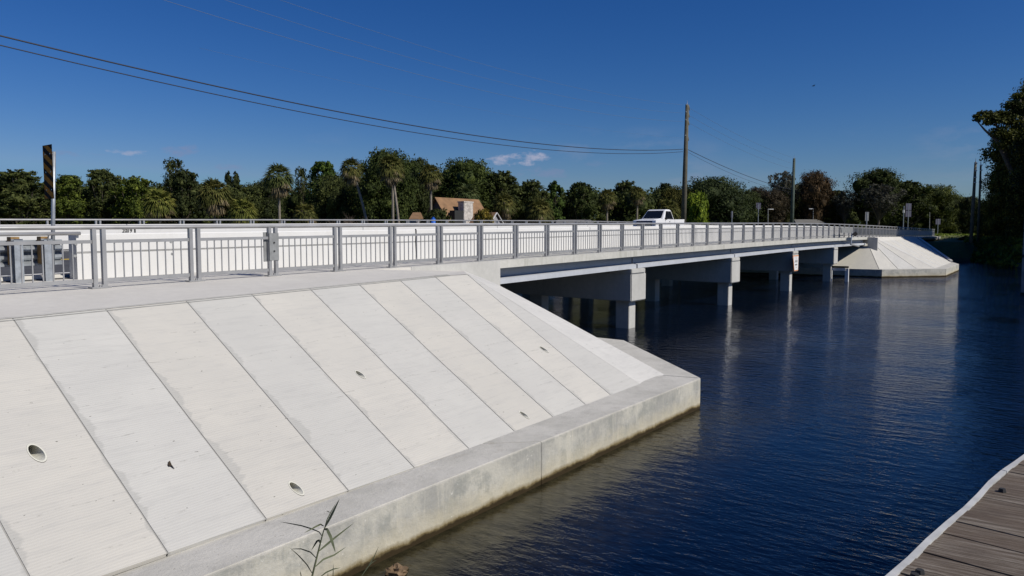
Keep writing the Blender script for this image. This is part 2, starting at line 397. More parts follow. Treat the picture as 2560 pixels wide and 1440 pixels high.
mb = MB(); mb.v = [(x, y, ground_z(x, y)) for y in GY for x in GX]; nx = len(GX)
mb.f = [(j * nx + i, j * nx + i + 1, (j + 1) * nx + i + 1, (j + 1) * nx + i) for j in range(len(GY) - 1) for i in range(nx - 1)]
struct(mb.build('ground', M['ground'], smooth=True, fix=False))

# road and approach pavements
def sect(y0, y1, t0, t1):
    return lambda x: [(y0, zr(x, y0) + t1), (y1, zr(x, y1) + t1), (y1, zr(x, y1) + t0), (y0, zr(x, y0) + t0)]
mb = MB(); strip(mb, -60, 150, sect(15.92, 28.86, -.006, .012), 4); struct(mb.build('road', M['asphalt']))
mb = MB()
for y0, y1 in ((22.25, 22.36), (22.46, 22.57)): strip(mb, -60, 150, sect(y0, y1, .013, .018), 4)
struct(mb.build('centre_line', M['yellowpaint']))
mb = MB()
for y0 in (17.2, 27.5): strip(mb, -60, 150, sect(y0, y0 + .15, .013, .018), 4)
struct(mb.build('edge_line', M['white']))
mb = MB(); strip(mb, -60, 18.46, sect(13.2, 31.6, -.03, -.01), 3); strip(mb, 78.2, 133, sect(13.0, 31.6, -.4, -.01), 4)
struct(mb.build('pavement', M['conc']))

# ---------------------------------------------------------------- near slope protection
PN = Vector((0, -.5, 1)).normalized(); PP = Vector((0, 6.95, .68))
def on_slope(px, py): return at_plane(px, py, PP, PN)
def sz(y): return .68 + (y - 6.95) * .5
near = root('slope_pavement', (8, 7, 0), 'pale raked concrete slope of wide panels in the foreground, ending in a toe wall at the water', 'embankment', 'concrete slopes at the two bridge ends')
toe_x = [-9.6, -8.4, -7.2, -6.0, -4.8, -3.6, -2.4, -1.2, 0., 1.2, 3.0, 4.17, 5.33, 6.54, 7.73, 8.92, 10.12, 11.30, 12.46]
top_x = [-9.3, -8.1, -6.9, -5.7, -4.5, -3.3, -2.1, -.9, .4, 1.9, 3.28, 4.55, 5.79, 7.09, 8.35, 9.67, 10.94, 12.18, 13.37]
def ytoe(x): return 7.11 - .0205 * (x - 1)
def ytop(x): return min(11.42, 11.10 + .028 * (x - 3))
tints = [(.565, .54, .485, 1), (.532, .519, .480, 1)]
holes = {}
for i_, (px, py, r) in enumerate(((92, 1133, .075), (741, 1222, .062), (901, 937, .055), (1311, 1038, .052), (1360, 874, .06))):
    P = on_slope(px, py)
    for k in range(len(toe_x) - 1):
        t = (P.y - 6.95) / 4.4; xl = toe_x[k] + (top_x[k] - toe_x[k]) * t; xr = toe_x[k + 1] + (top_x[k + 1] - toe_x[k + 1]) * t
        if xl < P.x < xr: holes.setdefault(k, []).append((P, r))
T2 = on_slope(1168, 686); B2 = at_z(1540, 990, .68); B2.y = ytoe(B2.x)
FB = at_z(1611, 961, .68); FB.y = ytoe(FB.x); FT = on_slope(1182, 693)
FM = on_slope(1292, 760)
def slope_panel(loop, name, color, hole=(), parent=near, thick=.05, uvx=None):
    """planar panel with pipe holes cut in it, a skirt down its edges, UV.x = 0..1 across"""
    bm = bmesh.new(); e = []
    vs = [bm.verts.new(p) for p in loop]; e += [bm.edges.new((vs[i], vs[(i + 1) % len(vs)])) for i in range(len(vs))]
    for P, r in hole:
        hv = [bm.verts.new(P + Vector((math.cos(a) * r, math.sin(a) * r * 2.0, math.sin(a) * r))) for a in [2 * math.pi * k / 20 for k in range(20)]]
        e += [bm.edges.new((hv[i], hv[(i + 1) % 20])) for i in range(20)]
    if hole: bmesh.ops.triangle_fill(bm, edges=e, use_beauty=True, use_dissolve=False)
    else: bm.faces.new(vs)
    for f in bm.faces:
        f.normal_update()
        if f.normal.z < 0: f.normal_flip()
    top = list(bm.faces)
    n = len(vs)
    lo = [bm.verts.new(v.co - Vector((0, -.4, .9)) * thick) for v in vs]
    for i in range(n): bm.faces.new((vs[i], lo[i], lo[(i + 1) % n], vs[(i + 1) % n]))
    uv = bm.loops.layers.uv.new('UVMap')
    for f in bm.faces:
        for l in f.loops:
            c = l.vert.co; u = .5
            if uvx:
                (xa, xb), (xc, xd), ya, yb = uvx; t = (c.y - ya) / (yb - ya)
                x0 = xa + (xc - xa) * t; x1 = xb + (xd - xb) * t; u = (c.x - x0) / max(.05, x1 - x0)
            l[uv].uv = (u, c.y)
    me = bpy.data.meshes.new(name); bm.to_mesh(me); bm.free(); me.materials.append(M['panel'])
    o = bpy.data.objects.new(name, me); COL.objects.link(o); o.color = color; adopt(o, parent)
    for P, r in hole:
        q = MB(); N = 20; L_ = .42
        ang = [2 * math.pi * k / N for k in range(N)]
        def ring(rr, yo, lift=0): return [P + Vector((math.cos(a) * rr, math.sin(a) * rr * 2.0 + yo, math.sin(a) * rr + lift)) for a in ang]
        ro, ri = r, r * .84
        a0 = [p + Vector((0, 0, .006)) for p in ring(ro, 0)]; a1 = [p + Vector((0, 0, .006)) for p in ring(ri, 0)]
        b1 = [Vector((p.x, P.y + .02 + L_, p.z)) for p in ring(ri, 0)]
        b0 = [Vector((p.x, P.y + .02 + L_, p.z)) for p in ring(ro, 0)]
        q.v = [tuple(p) for p in a0 + a1 + b1 + b0]
        for k in range(N):
            j = (k + 1) % N
            q.f += [(k, j, N + j, N + k), (N + k, N + j, 2 * N + j, 2 * N + k), (k, 3 * N + k, 3 * N + j, j)]
        q.f.append(tuple(2 * N + k for k in range(N)))
        dp = q.build('drain_pipe', M['pvc'], fix=False); adopt(dp, o)
    return o
G = .009
for k in range(len(toe_x) - 1):
    a, b, c, d = toe_x[k], toe_x[k + 1], top_x[k], top_x[k + 1]
    y0a, y0b, y1a, y1b = ytoe(a), ytoe(b), ytop(c), ytop(d)
    loop = [Vector((a + G, y0a, sz(y0a))), Vector((b - G, y0b, sz(y0b))), Vector((d - G, y1b, sz(y1b))), Vector((c + G, y1a, sz(y1a)))]
    jt = random.Random(k * 7 + 1).uniform(-.022, .018)
    slope_panel(loop, 'slope_panel', tuple([v_ + jt for v_ in tints[k % 2][:3]] + [1]), holes.get(k, ()), uvx=((a, b), (c, d), y0a, y1a))
# last full panel, the narrow wedge and the curved lip on the nose of the slope
a, c = toe_x[-1], top_x[-1]
slope_panel([Vector((a + G, ytoe(a), sz(ytoe(a)))), B2 + Vector((-G, 0, sz(B2.y) - B2.z)), T2 + Vector((-G, 0, 0)), Vector((c + G, ytop(c), sz(ytop(c))))],
            'slope_panel', tints[0], [(on_slope(1360, 874), .06)], uvx=((a, B2.x), (c, T2.x), 6.9, 11.4))
zf = Vector((0, 0, .004))
slope_panel([Vector((B2.x + G, B2.y, sz(B2.y))), Vector((FB.x, FB.y, sz(FB.y))), Vector((FM.x, FM.y, sz(FM.y))), Vector((FT.x, FT.y, sz(FT.y))), T2 + Vector((G, 0, 0))],
            'slope_panel', (.515, .503, .47, 1), uvx=((B2.x, FB.x), (T2.x, FT.x), 6.9, 11.4))
RA = Vector((16.15, 6.98, 0)); RB = Vector((16.76, 13.2, 0)); RN = Vector((RB.y - RA.y, -(RB.x - RA.x), 0)).normalized()
ridge = [at_plane(x, y, RA, RN) for x, y in ((1664, 938), (1576, 889), (1489, 842), (1425, 807), (1364, 774), (1305, 743), (1250, 714.5), (1205, 695), (1160, 677))]
fold = [Vector((p.x, p.y, sz(p.y) + .001)) for p in (FB, FB.lerp(FM, .27), FB.lerp(FM, .5), FB.lerp(FM, .7), FB.lerp(FM, .87), FM, FM.lerp(FT, .5), FT, FT.lerp(T2, .5))]
q = MB(); n = len(ridge)
mid = [fold[i].lerp(ridge[i], .5) - Vector((0, 0, .05)) for i in range(n)]
q.v = [tuple(p) for p in fold + mid + ridge]
for i in range(n - 1): q.f += [(i, i + 1, n + i + 1, n + i), (n + i, n + i + 1, 2 * n + i + 1, 2 * n + i)]
o = q.build('slope_lip', M['panel'], fix=False); me = o.data; me.uv_layers.new(name='UVMap')
for l in me.loops: me.uv_layers[0].data[l.index].uv = (.5, 0)
for f in me.polygons: f.use_smooth = True
o.color = (.60, .585, .55, 1); adopt(o, near)
# hidden side of the nose falls to the far toe
C1 = Vector((20.05, 10.95, .67)); C2 = Vector((20.05, 13.6, .67)); E1 = Vector((18.50, 13.22, 1.45)); C0 = Vector((16.4, 7.1, .67))
q = MB(); q.v = [tuple(p) for p in ridge] + [tuple(C1), tuple(E1), tuple(C0)]
n = len(ridge); q.f = [(i + 1, i, n) for i in range(0, n - 3)] + [(i + 1, i, n + 1) for i in range(n - 3, n - 1)] + [(n - 3, n, n + 1), (0, n + 2, n)]
q.add([C1, (20.05, 32, .67), (18.5, 32, 1.45), E1], [(0, 1, 2, 3)])
o = q.build('slope_nose', M['conc'], fix=True); adopt(o, near)
# underlay that shows in the joints
q = MB()
for a, c in list(zip(toe_x, top_x)) + [(B2.x, T2.x)]:
    ya, yc = ytoe(a), (ytop(c) if a != B2.x else T2.y)
    q.add([(a - .035, ya, sz(ya) - .008), (a + .035, ya, sz(ya) - .008), (c + .035, yc, sz(yc) - .008), (c - .035, yc, sz(yc) - .008)], [(0, 1, 2, 3)])
part(q, 'joint_underlay', M['slab'], near, fix=False)
# toe wall: top cap and outer face, expansion joints left open
def toe_outer(x): return 6.36 - .0205 * (x - 5)
cuts = [-10, 9.86, 16.22]
def toe_block(poly, name='toe_wall'):
    mbk = MB(); mbk.prism([Vector((x, y, -1.6)) for x, y in poly], (0, 0, 2.28)); return part(mbk, name, M['toe'], near, bevel=.012)
g = .006
toe_block([(-10, toe_outer(-10)), (9.86 - g, toe_outer(9.86)), (9.2 - g, ytoe(9.2) + .05), (-10, ytoe(-10) + .05)])
toe_block([(9.86 + g, toe_outer(9.86)), (16.22 - g, 6.13), (16.02, 7.04), (9.2 + g, ytoe(9.2) + .05)])
toe_block([(16.22 + g, 6.13), (20.62, 10.19), (20.72, 11.2), (19.9, 11.25), (19.9, 10.9), (16.25, 7.2), (16.04, 7.04)])
toe_block([(20.72, 11.212), (20.72, 32), (19.9, 32), (19.9, 11.262)])
# berm between the railing and the slope
q = MB(); XB = xs(-10, 13.37, 1.2); o_ = 0
for x in XB:
    q.v += [(x, 13.2, zb(x) - .012), (x, (13.2 + ytop(x)) / 2 + .2, (zb(x) + sz(ytop(x))) / 2 + .005), (x, ytop(x) - .015, sz(ytop(x)) + .002)]
for i in range(len(XB) - 1):
    for k in range(2): q.f.append((3 * i + k, 3 * i + k + 1, 3 * i + 4 + k, 3 * i + 3 + k))
b0 = 3 * (len(XB) - 1)
q.v += [(15.75, 13.2, zb(15.75) - .012), tuple(ridge[-1] + Vector((0, 0, .002))), tuple(fold[-1] + Vector((0, 0, .006))), tuple(T2 + Vector((-.02, -.02, .004)))]
k0 = len(q.v) - 4
q.f += [(b0, b0 + 1, k0 + 1, k0), (b0 + 1, b0 + 2, k0 + 3, k0 + 2, k0 + 1)]
part(q, 'berm', M['conc'], near, fix=True)
q = MB(); q.add([(-10, ytop(-10) + .06, sz(ytop(-10)) + .012), (13.9, ytop(13.9) + .04, sz(ytop(13.9)) + .012), (13.9, ytop(13.9) - .06, sz(ytop(13.9)) - .024), (-10, ytop(-10) - .06, sz(ytop(-10)) - .024)], [(0, 1, 2, 3)])
part(q, 'sealant_strip', M['sealant'], near, fix=True)
# small dead leaves and grit lying on the slope
for px, py, s in ((426, 1165, .045),):
    P = on_slope(px, py) + Vector((0, 0, .012))
    mbl = MB(); pts = []
    for kk in range(9):
        a_ = 2 * math.pi * kk / 9; rr = s * (1 + .35 * math.sin(3 * a_ + px)) * (1 if kk % 2 else .75)
        pts.append(P + Vector((math.cos(a_) * rr * .6, math.sin(a_) * rr * 1.3, math.sin(a_) * rr * .6 + .01 * math.sin(2 * a_))))
    mbl.prism(pts, (0, 0, .004)); lf = mbl.build('dead_leaf', M['leafbrown'])
    tag(lf, 'small dark dead leaf lying on a grey slope panel', 'leaf')

# ---------------------------------------------------------------- bridge
X0, X1 = 18.48, 75.6
PIERX = [28.3, 40.15, 52.0, 63.85]
br = root('road_bridge', (47, 22, 0), 'long low concrete road bridge on square piles crossing the dark river', 'bridge')
mb = MB(); strip(mb, X0, X1 + 2.6, sect(13.2, 31.6, -.235, -.008), 3); part(mb, 'deck', M['fascia'], br)
# girders, one per line and span
def gird(xa, xb_, y, zoff=-.236):
    def s(x):
        t = zr(x, y) + zoff; w = .42
        return [(y - w, t), (y + w, t), (y + w, t - .05), (y + .1, t - .12), (y + .1, t - .30), (y + w, t - .36), (y + w, t - .52), (y - w, t - .52), (y - w, t - .352), (y - .12, t - .31), (y - .12, t - .12), (y - w, t - .05)]
    return strip(MB(), xa, xb_, s, 3)
sup = [18.2] + PIERX + [76.4]
def gird_ext(xa, xb_, y):
    # fascia girder: plain recessed web above a protruding bottom flange
    def s(x):
        t = zr(x, 13.2) - .236
        return [(13.98, t), (y + .35, t), (y + .35, t - .5), (13.44, t - .5), (13.44, t - .345), (13.62, t - .31), (13.66, t - .28), (13.66, t)]
    return strip(MB(), xa, xb_, s, 3)
for i in range(5):
    a, b = sup[i] + .06 * (i > 0), sup[i + 1] - .06 * (i < 4)
    part(gird_ext(a, b, 14.1), 'girder', M['girder'], br)
    for y in (17.2, 20.2, 23.2, 26.2, 30.9): part(gird(a, b, y), 'girder', M['girder'], br)
for i, x in enumerate(PIERX):
    zt = zb(x) - .90; z0 = 1.13 + .007 * (x - 28)
    mb = MB(); mb.prism([(x - .68, 13.35, z0), (x - .68, 13.35, zt - .03), (x + .68, 13.35, zt - .03), (x + .68, 13.35, z0)], (0, 18.0, .25))
    cp = part(mb, 'pier_cap', M['pier'], br, bevel=.035)
    mb = MB(); mb.box(x - .70, x + .56, 13.33, 14.3, zt - .035, zt + .155); adopt(mb.build('bearing_ledge', M['pier'], bevel=.025), cp)
    for y in (13.93, 18.1, 22.3, 26.5, 30.6):
        mb = MB(); mb.prism([(x - .30, y - .3, -1.5), (x + .30, y - .3, -1.5), (x + .30, y + .3, -1.5), (x - .30, y + .3, -1.5)], (0, 0, 1.5 + z0 + .05))
        pl = part(mb, 'pile', M['pier'], br, bevel=.02)
# near abutment: wing wall flush with the deck edge, end wall beneath
mb = MB(); 
mb.add([(14.6, 13.19, 1.2), (18.48, 13.19, 1.2), (18.48, 13.19, zb(18.48) - .006), (14.6, 13.19, zb(14.6) - .006),
        (14.6, 13.5, 1.2), (18.48, 13.5, 1.2), (18.48, 13.5, zb(18.48) - .006), (14.6, 13.5, zb(14.6) - .006)],
       [(0, 1, 2, 3), (4, 7, 6, 5), (0, 4, 5, 1), (1, 5, 6, 2), (2, 6, 7, 3), (3, 7, 4, 0)])
part(mb, 'wing_wall', M['pier'], br)
mb = MB(); mb.box(17.9, 18.42, 13.5, 31.6, .8, 2.9); part(mb, 'abutment_wall', M['pier'], br)
# far abutment
mb = MB(); mb.box(76.5, 77.4, 13.0, 31.6, .8, 3.3); part(mb, 'abutment_wall', M['pier'], br)
mb = MB(); mb.prism([(75.75, 12.35, 1.2), (75.75, 13.18, 1.2), (75.75, 13.18, 3.40), (75.75, 12.35, 3.36)], (.3, 0, 0)); part(mb, 'wing_wall', M['pier'], br, bevel=.02)

# ---------------------------------------------------------------- far slope
far = root('slope_pavement', (80, 10, 0), 'pale concrete fan slope beneath the far end of the bridge, half of it in tree shade', 'embankment', 'concrete slopes at the two bridge ends')
H = 2.35; ins = 4.6
Tq = [(72.3, 31.0), (72.3, 11.6), (76.55, 7.8), (92.0, 7.9)]
Uq = [(76.9, 31.0), (76.9, 13.45), (78.3, 12.5), (106, 12.7)]
def fq(a, b, s0, s1, col):
    pa0 = Vector((*Tq[a], .68)).lerp(Vector((*Tq[b], .68)), s0); pa1 = Vector((*Tq[a], .68)).lerp(Vector((*Tq[b], .68)), s1)
    pb0 = Vector((*Uq[a], .68 + H)).lerp(Vector((*Uq[b], .68 + H)), s0); pb1 = Vector((*Uq[a], .68 + H)).lerp(Vector((*Uq[b], .68 + H)), s1)
    e0 = (pa1 - pa0).normalized() * .03; e1 = (pb1 - pb0).normalized() * .03
    q = MB(); q.v = [tuple(p) for p in (pa0 + e0, pa1 - e0, pb1 - e1, pb0 + e1)]
    d = Vector((0, 0, -.06)); q.v += [tuple(Vector(v) + d) for v in q.v[:4]]
    q.f = [(0, 1, 2, 3), (0, 4, 5, 1), (1, 5, 6, 2), (2, 6, 7, 3), (3, 7, 4, 0)]
    o = q.build('slope_panel', M['panel'], fix=True); me = o.data; me.uv_layers.new(name='UVMap')
    for l in me.loops: me.uv_layers[0].data[l.index].uv = (.5, 0)
    o.color = col; adopt(o, far)
TF = [(.60, .575, .515, 1), (.585, .57, .53, 1)]
for k in range(5): fq(0, 1, k / 5, (k + 1) / 5, (.62, .59, .51, 1))
for k in range(3): fq(1, 2, k / 3, (k + 1) / 3, TF[k % 2])
for k in range(10): fq(2, 3, k / 10, (k + 1) / 10, TF[(k + 1) % 2])
q = MB(); 
q.add([(*Tq[0], .64), (*Tq[1], .64), (*Tq[2], .64), (*Tq[3], .64), (*Uq[3], .64 + H), (*Uq[2], .64 + H), (*Uq[1], .64 + H), (*Uq[0], .64 + H)], [(0, 1, 6, 7), (1, 2, 5, 6), (2, 3, 4, 5)])
part(q, 'joint_underlay', M['slab'], far, fix=False)
def tb(poly):
    m_ = MB(); m_.prism([Vector((x, y, -1.6)) for x, y in poly], (0, 0, 2.28)); part(m_, 'toe_wall', M['toe'], far, bevel=.012)
tb([(71.5, 32), (72.35, 32), (72.35, 11.65), (71.5, 11.25)]); tb([(71.49, 11.24), (72.34, 11.63), (76.6, 7.83), (76.2, 6.93)])
tb([(76.21, 6.92), (76.61, 7.84), (92.0, 7.95), (92.8, 7.8), (88.2, 6.9)])
mb = MB(); mb.bar((92.1, 7.9, .72), (106.1, 12.75, 3.05), .25, .35); part(mb, 'end_rim', M['conc'], far)
q = MB(); q.v = [(x, y, z) for x in xs(78.25, 129, 5) for y, z in ((min(12.51 + .007 * (x - 78), 12.72), .68 + H - .004 if x < 107 else zb(x) - .1), (13.05, zb(x) - .02))]
nn = len(q.v) // 2; q.f = [(2 * i, 2 * i + 2, 2 * i + 3, 2 * i + 1) for i in range(nn - 1)]
q.add([(76.88, 13.45, .68 + H - .01), (78.3, 12.48, .68 + H - .01), (78.3, 13.1, zb(78) - .02), (77.9, 13.4, zb(78) - .02)], [(0, 1, 2, 3)])
part(q, 'berm', M['conc'], far)


# ---------------------------------------------------------------- parapets
def parapet(x0, x1, yf, sgn, name_root, label, breaks, zoff=0):
    """yf: road-side... outer face at yf, inner face at yf + sgn*.31"""
    rt = root(name_root, ((x0 + x1) / 2, yf, zb((x0 + x1) / 2)), label, 'barrier', 'concrete barriers along the road')
    bk = [x0] + breaks + [x1]; segs = []
    for i in range(len(bk) - 1):
        def s(x):
            z = zr(x, yf); a = yf; b = yf + sgn * .31
            g = sgn * .016
            return [(a, z - .02), (a, z + .495), (a + g, z + .508), (a + g, z + .52), (a, z + .533), (a, z + .865), (a + sgn * .02, z + .888), (b - sgn * .02, z + .89), (b, z + .87), (b, z - .02)]
        mb = strip(MB(), bk[i] + .016, bk[i + 1] - .016, s, 2.5)
        segs.append(part(mb, 'barrier_segment', M['white'], rt))
        # weathered dirt line sitting in the groove
        mb = MB(); X = xs(bk[i] + .02, bk[i + 1] - .02, 2.5)
        for x in X: mb.v += [(x, yf - sgn * .002, zr(x, yf) + .500), (x, yf - sgn * .002, zr(x, yf) + .526)]
        mb.f = [(2 * j, 2 * j + 2, 2 * j + 3, 2 * j + 1) for j in range(len(X) - 1)]
        adopt(mb.build('groove_stain', M['groove'], fix=False), segs[-1])
    return rt, segs
pb, seg = parapet(7.55, 82, 15.6, 1, 'concrete_barrier', 'white grooved concrete barrier right behind the near railing', [12.35, 17.5, 28.3, 40.15, 52.0, 63.85, 75.9])
pf, segf = parapet(-40, 120, 29.18, -1, 'concrete_barrier', 'white concrete barrier on the far side of the road, carrying a stamped date', [-18, 4, 15.9, 28.3, 40.15, 52.0, 63.85, 75.9, 97])
# dark sealed gap and rust-stained bolt pockets on the near barrier
for px, py in ((427, 605), (430, 635), (190, 610), (188, 640)):
    P = at_y(px, py, 15.598); mb = MB(); N = 12
    pts = [P + Vector((math.cos(2 * math.pi * k / N) * .028, 0, math.sin(2 * math.pi * k / N) * .028 * (1 + .3 * math.sin(k * 2.1)))) for k in range(N)]
    mb.prism(pts, (0, .02, 0)); adopt(mb.build('bolt_pocket', M['dull']), seg[0] if px < 1000 else seg[1])
fc = bpy.data.curves.new('date', 'FONT'); fc.body = '2019'; fc.size = .20; fc.extrude = .004; fc.offset = .003; fc.align_x = 'CENTER'; fc.align_y = 'CENTER'
to = bpy.data.objects.new('date_tmp', fc); COL.objects.link(to)
bpy.context.view_layer.update()
me = bpy.data.meshes.new_from_object(to.evaluated_get(bpy.context.evaluated_depsgraph_get())); bpy.data.objects.remove(to)
P = at_y(318, 577, 28.864); me.transform(Matrix.Translation(P) @ Matrix.Rotation(R(90), 4, 'X')); me.materials.clear(); me.materials.append(M['ink'])
to = bpy.data.objects.new('stamped_date', me); COL.objects.link(to); adopt(to, segf[2])
# black expansion-joint seal
P0 = at_y(1040, 572, 15.58); zt = P0.z; zl = zb(P0.x) + .03
mb = MB(); ptsx = [(0, 0), (.012, -.16), (-.01, -.35), (.0, -.55), (.01, -.75), (-.004, zl - zt)]
mb.tube([Vector((P0.x + a, 15.592, zt + b)) for a, b in ptsx], [.014, .018, .014, .012, .009, .004], 6); adopt(mb.build('joint_seal', M['dark']), seg[1])
P = at_y(337, 574, 28.87); mb = MB(); mb.box(P.x - .03, P.x + .03, 28.862, 28.875, P.z - .16, P.z + .12); adopt(mb.build('joint_seal', M['dark']), segf[2])

# ---------------------------------------------------------------- railings
SP = 1.8288; RX0 = 6.906
def rail_meshes(): pass
def railing(Y, n0, n1, name, label, detail, budget_sub=100):
    rt = root(name, (RX0 + SP * (n0 + n1) / 2, Y, zr(RX0 + SP * (n0 + n1) / 2, Y)), label, 'railing', 'metal railings on both footways')
    def z(x): return zr(x, Y)
    # continuous top rail
    mb = MB(); X = xs(RX0 + SP * n0 - .3, RX0 + SP * n1 + .3, SP)
    N = 12; sec = [(math.cos(2 * math.pi * k / N) * .045, math.sin(2 * math.pi * k / N) * .038) for k in range(N)]
    for x in X: mb.v += [(x, Y + a, z(x) + 1.045 + b) for a, b in sec]
    mb.f = [(i * N + k, i * N + (k + 1) % N, (i + 1) * N + (k + 1) % N, (i + 1) * N + k) for i in range(len(X) - 1) for k in range(N)]
    mb.f += [tuple(range(N)), tuple((len(X) - 1) * N + k for k in range(N))]
    part(mb, 'top_rail', M['alu'], rt, smooth=True)
    def post(mb, x):
        mb.box(x - .035, x + .035, Y - .035, Y + .035, z(x) + .01, z(x) + 1.02)
    def plate(mb, x):
        mb.box(x - .17, x + .17, Y - .075, Y + .075, z(x) - .008, z(x) + .016)
        for sx in (-1, 1):
            for dx in (.015, ): mb.box(x + sx * .02 - .012, x + sx * .02 + .012, Y - .062, Y - .038, z(x) + .016, z(x) + .055)
    order = list(range(n0, n1 + 1))
    rest = MB(); np_ = 0
    for i in order:
        x = RX0 + SP * i
        for sx in (-1, 1):
            np_ += 1
            if np_ <= 98 and detail:
                mb = MB(); post(mb, x + sx * .082); part(mb, 'post', M['alu'], rt)
            elif not detail and np_ <= 98:
                mb = MB(); post(mb, x + sx * .082); part(mb, 'post', M['alu'], rt)
            else: post(rest, x + sx * .082)
        if detail and i < 45:
            mb = MB(); plate(mb, x); part(mb, 'base_plate', M['alu'], rt)
        else: plate(rest, x)
    if rest.v: tag(part(rest, 'post', M['alu'], rt), kind='stuff')
    bulk = MB(); bulkp = MB(); cnt = 0
    for i in order[:-1]:
        xa = RX0 + SP * i + .12; xb_ = RX0 + SP * (i + 1) - .12
        rails = MB(); rails.bar((xa, Y, z(xa) + .80), (xb_, Y, z(xb_) + .80), .04, .058); rails.bar((xa, Y, z(xa) + .125), (xb_, Y, z(xb_) + .125), .04, .062)
        if detail and i <= 42: pan = part(rails, 'infill_panel', M['alu'], rt)
        else: pan = None; bulk.add(rails.v, rails.f)
        for k in range(1, 10):
            x = xa + (xb_ - xa) * k / 10.
            pk = MB().box(x - .009, x + .009, Y - .009, Y + .009, z(x) + .15, z(x) + .775)
            if pan is not None and cnt < 99 and i >= -1: adopt(pk.build('picket', M['alu']), pan); cnt += 1
            else: bulkp.add(pk.v, pk.f)
    if bulk.v: tag(part(bulk, 'infill_panel', M['alu'], rt), kind='stuff')
    if bulkp.v: tag(part(bulkp, 'picket', M['alu'], rt), kind='stuff')
    return rt
railing(YR, -3, 67, 'pedestrian_railing', 'grey metal picket railing along the near edge of the bridge and slope', True)
railing(31.3, -12, 60, 'pedestrian_railing', 'grey metal railing beyond the far white barrier, only its top rail showing', False)
# plates bolted over one pair of posts
x = RX0 + 2 * SP; jb = root('bolted_plate_box', (x, YR, zb(x) + .6), 'grey steel plates bolted across one pair of railing posts in the foreground', 'plate')
mb = MB(); mb.box(x - .115, x + .125, YR - .052, YR - .038, zb(x) + .32, zb(x) + .90); part(mb, 'front_plate', M['dull'], jb, bevel=.003)
mb = MB(); mb.box(x - .05, x + .19, YR + .040, YR + .055, zb(x) + .34, zb(x) + .87); mb.box(x - .20, x - .11, YR + .036, YR + .05, zb(x) + .30, zb(x) + .92); part(mb, 'back_plate', M['dull'], jb, bevel=.003)
for zz in (.52, .70):
    mb = MB(); mb.tube([(x, YR - .052, zb(x) + zz), (x, YR - .072, zb(x) + zz)], .018, 6); part(mb, 'bolt', M['dark'], jb)

# ---------------------------------------------------------------- guardrail, pipe rail and object marker at the left
gr = root('guardrail', (3, 15.9, zb(3)), 'galvanised guardrail on steel posts with timber blocks, butting against the barrier end', 'guardrail')
gx = [6.60 - .565 * k for k in range(4)] + [4.35 - 1.13 * k for k in range(1, 8)]
gx = [7.06, 6.54, 6.02, 5.5, 4.6, 3.6, 2.6, 1.6, .6, -1.3, -3.2, -5.1, -7, -8.9]
for x in gx:
    z = zr(x, 15.7)
    mb = MB(); mb.box(x - .075, x + .075, 15.62, 15.632, z - .1, z + .80); mb.box(x - .005, x + .005, 15.632, 15.74, z - .1, z + .79); mb.box(x - .075, x + .075, 15.74, 15.752, z - .1, z + .80)
    ps = part(mb, 'steel_post', M['galv'], gr)
    mb = MB(); mb.box(x - .07, x + .08, 15.76, 15.93, z + .32, z + .84); part(mb, 'timber_block', M['timber'], gr, bevel=.005)
    mb = MB(); mb.box(x + .08, x + .088, 15.8, 15.88, z + .74, z + .82); adopt(mb.build('bracket', M['galv']), ps)
def thrie(x):
    z = zr(x, 16); s = []
    Z = [.28, .32, .37, .42, .47, .52, .57, .62, .67, .72, .77]; yy = [0, .0, .08, .0, .0, .08, .0, .0, .08, .0, .0]
    for a, b in zip(Z, yy): s.append((15.94 + b, z + a))
    for a, b in list(zip(Z, yy))[::-1]: s.append((15.946 + b, z + a))
    return s
part(strip(MB(), -14, 7.46, thrie, 2.5), 'beam', M['galv'], gr)
part(strip(MB(), -14, 7.5, lambda x: [(15.98, zr(x, 16) - .05), (16.3, zr(x, 16) - .05), (16.3, zr(x, 16) + .07), (16.02, zr(x, 16) + .08)], 2.5), 'curb', M['walk'], gr)
pr = root('pipe_handrail', (3, 15.55, zb(3)), 'round grey pipe handrail in front of the guardrail tops', 'handrail')
part(MB().tube([(x, 15.55, zr(x, 15.5) + .895) for x in xs(-12, 7.62, 2)], .036, 10), 'pipe', M['alu'], pr, smooth=True)
for x in (7.05, 5.5, 2.6, .6, -3.2, -7):
    part(MB().tube([(x, 15.575, zr(x, 15.5) + .87), (x, 15.62, zr(x, 15.5) + .78)], .014, 6), 'pipe_bracket', M['alu'], pr)
om = root('object_marker_sign', (7.1, 15.6, zb(7)), 'tall narrow black and amber striped marker sign on a grey round post', 'sign')
PB = at_d(131, 705, 15.0); PT = at_d(134.5, 379, 15.0)
part(MB().tube([Vector((PB.x, PB.y, zb(7) - .05)), PB.lerp(PT, .5), PT], .036, 10), 'post', M['galv'], om, smooth=True)
# sign board faces along the road, seen obliquely
s0 = at_d(109, 364, 15.05); s1 = at_d(131.5, 364, 14.95); sb = at_d(109.5, 494, 15.05)
ux = (s1 - s0); ux.z = 0; wd = ux.length; 
yc = Vector((0, 1, 0)); ratio = 1.0
SC = at_d(120.2, 364, 15.0); SCb = at_d(120.6, 499, 15.0); hh = SC.z - SCb.z
wv = Vector((-.03, -.42, 0)); nrm = Vector((-wv.y, wv.x, 0)).normalized()
if nrm.x > 0: nrm = -nrm
cen = (SC + SCb) / 2
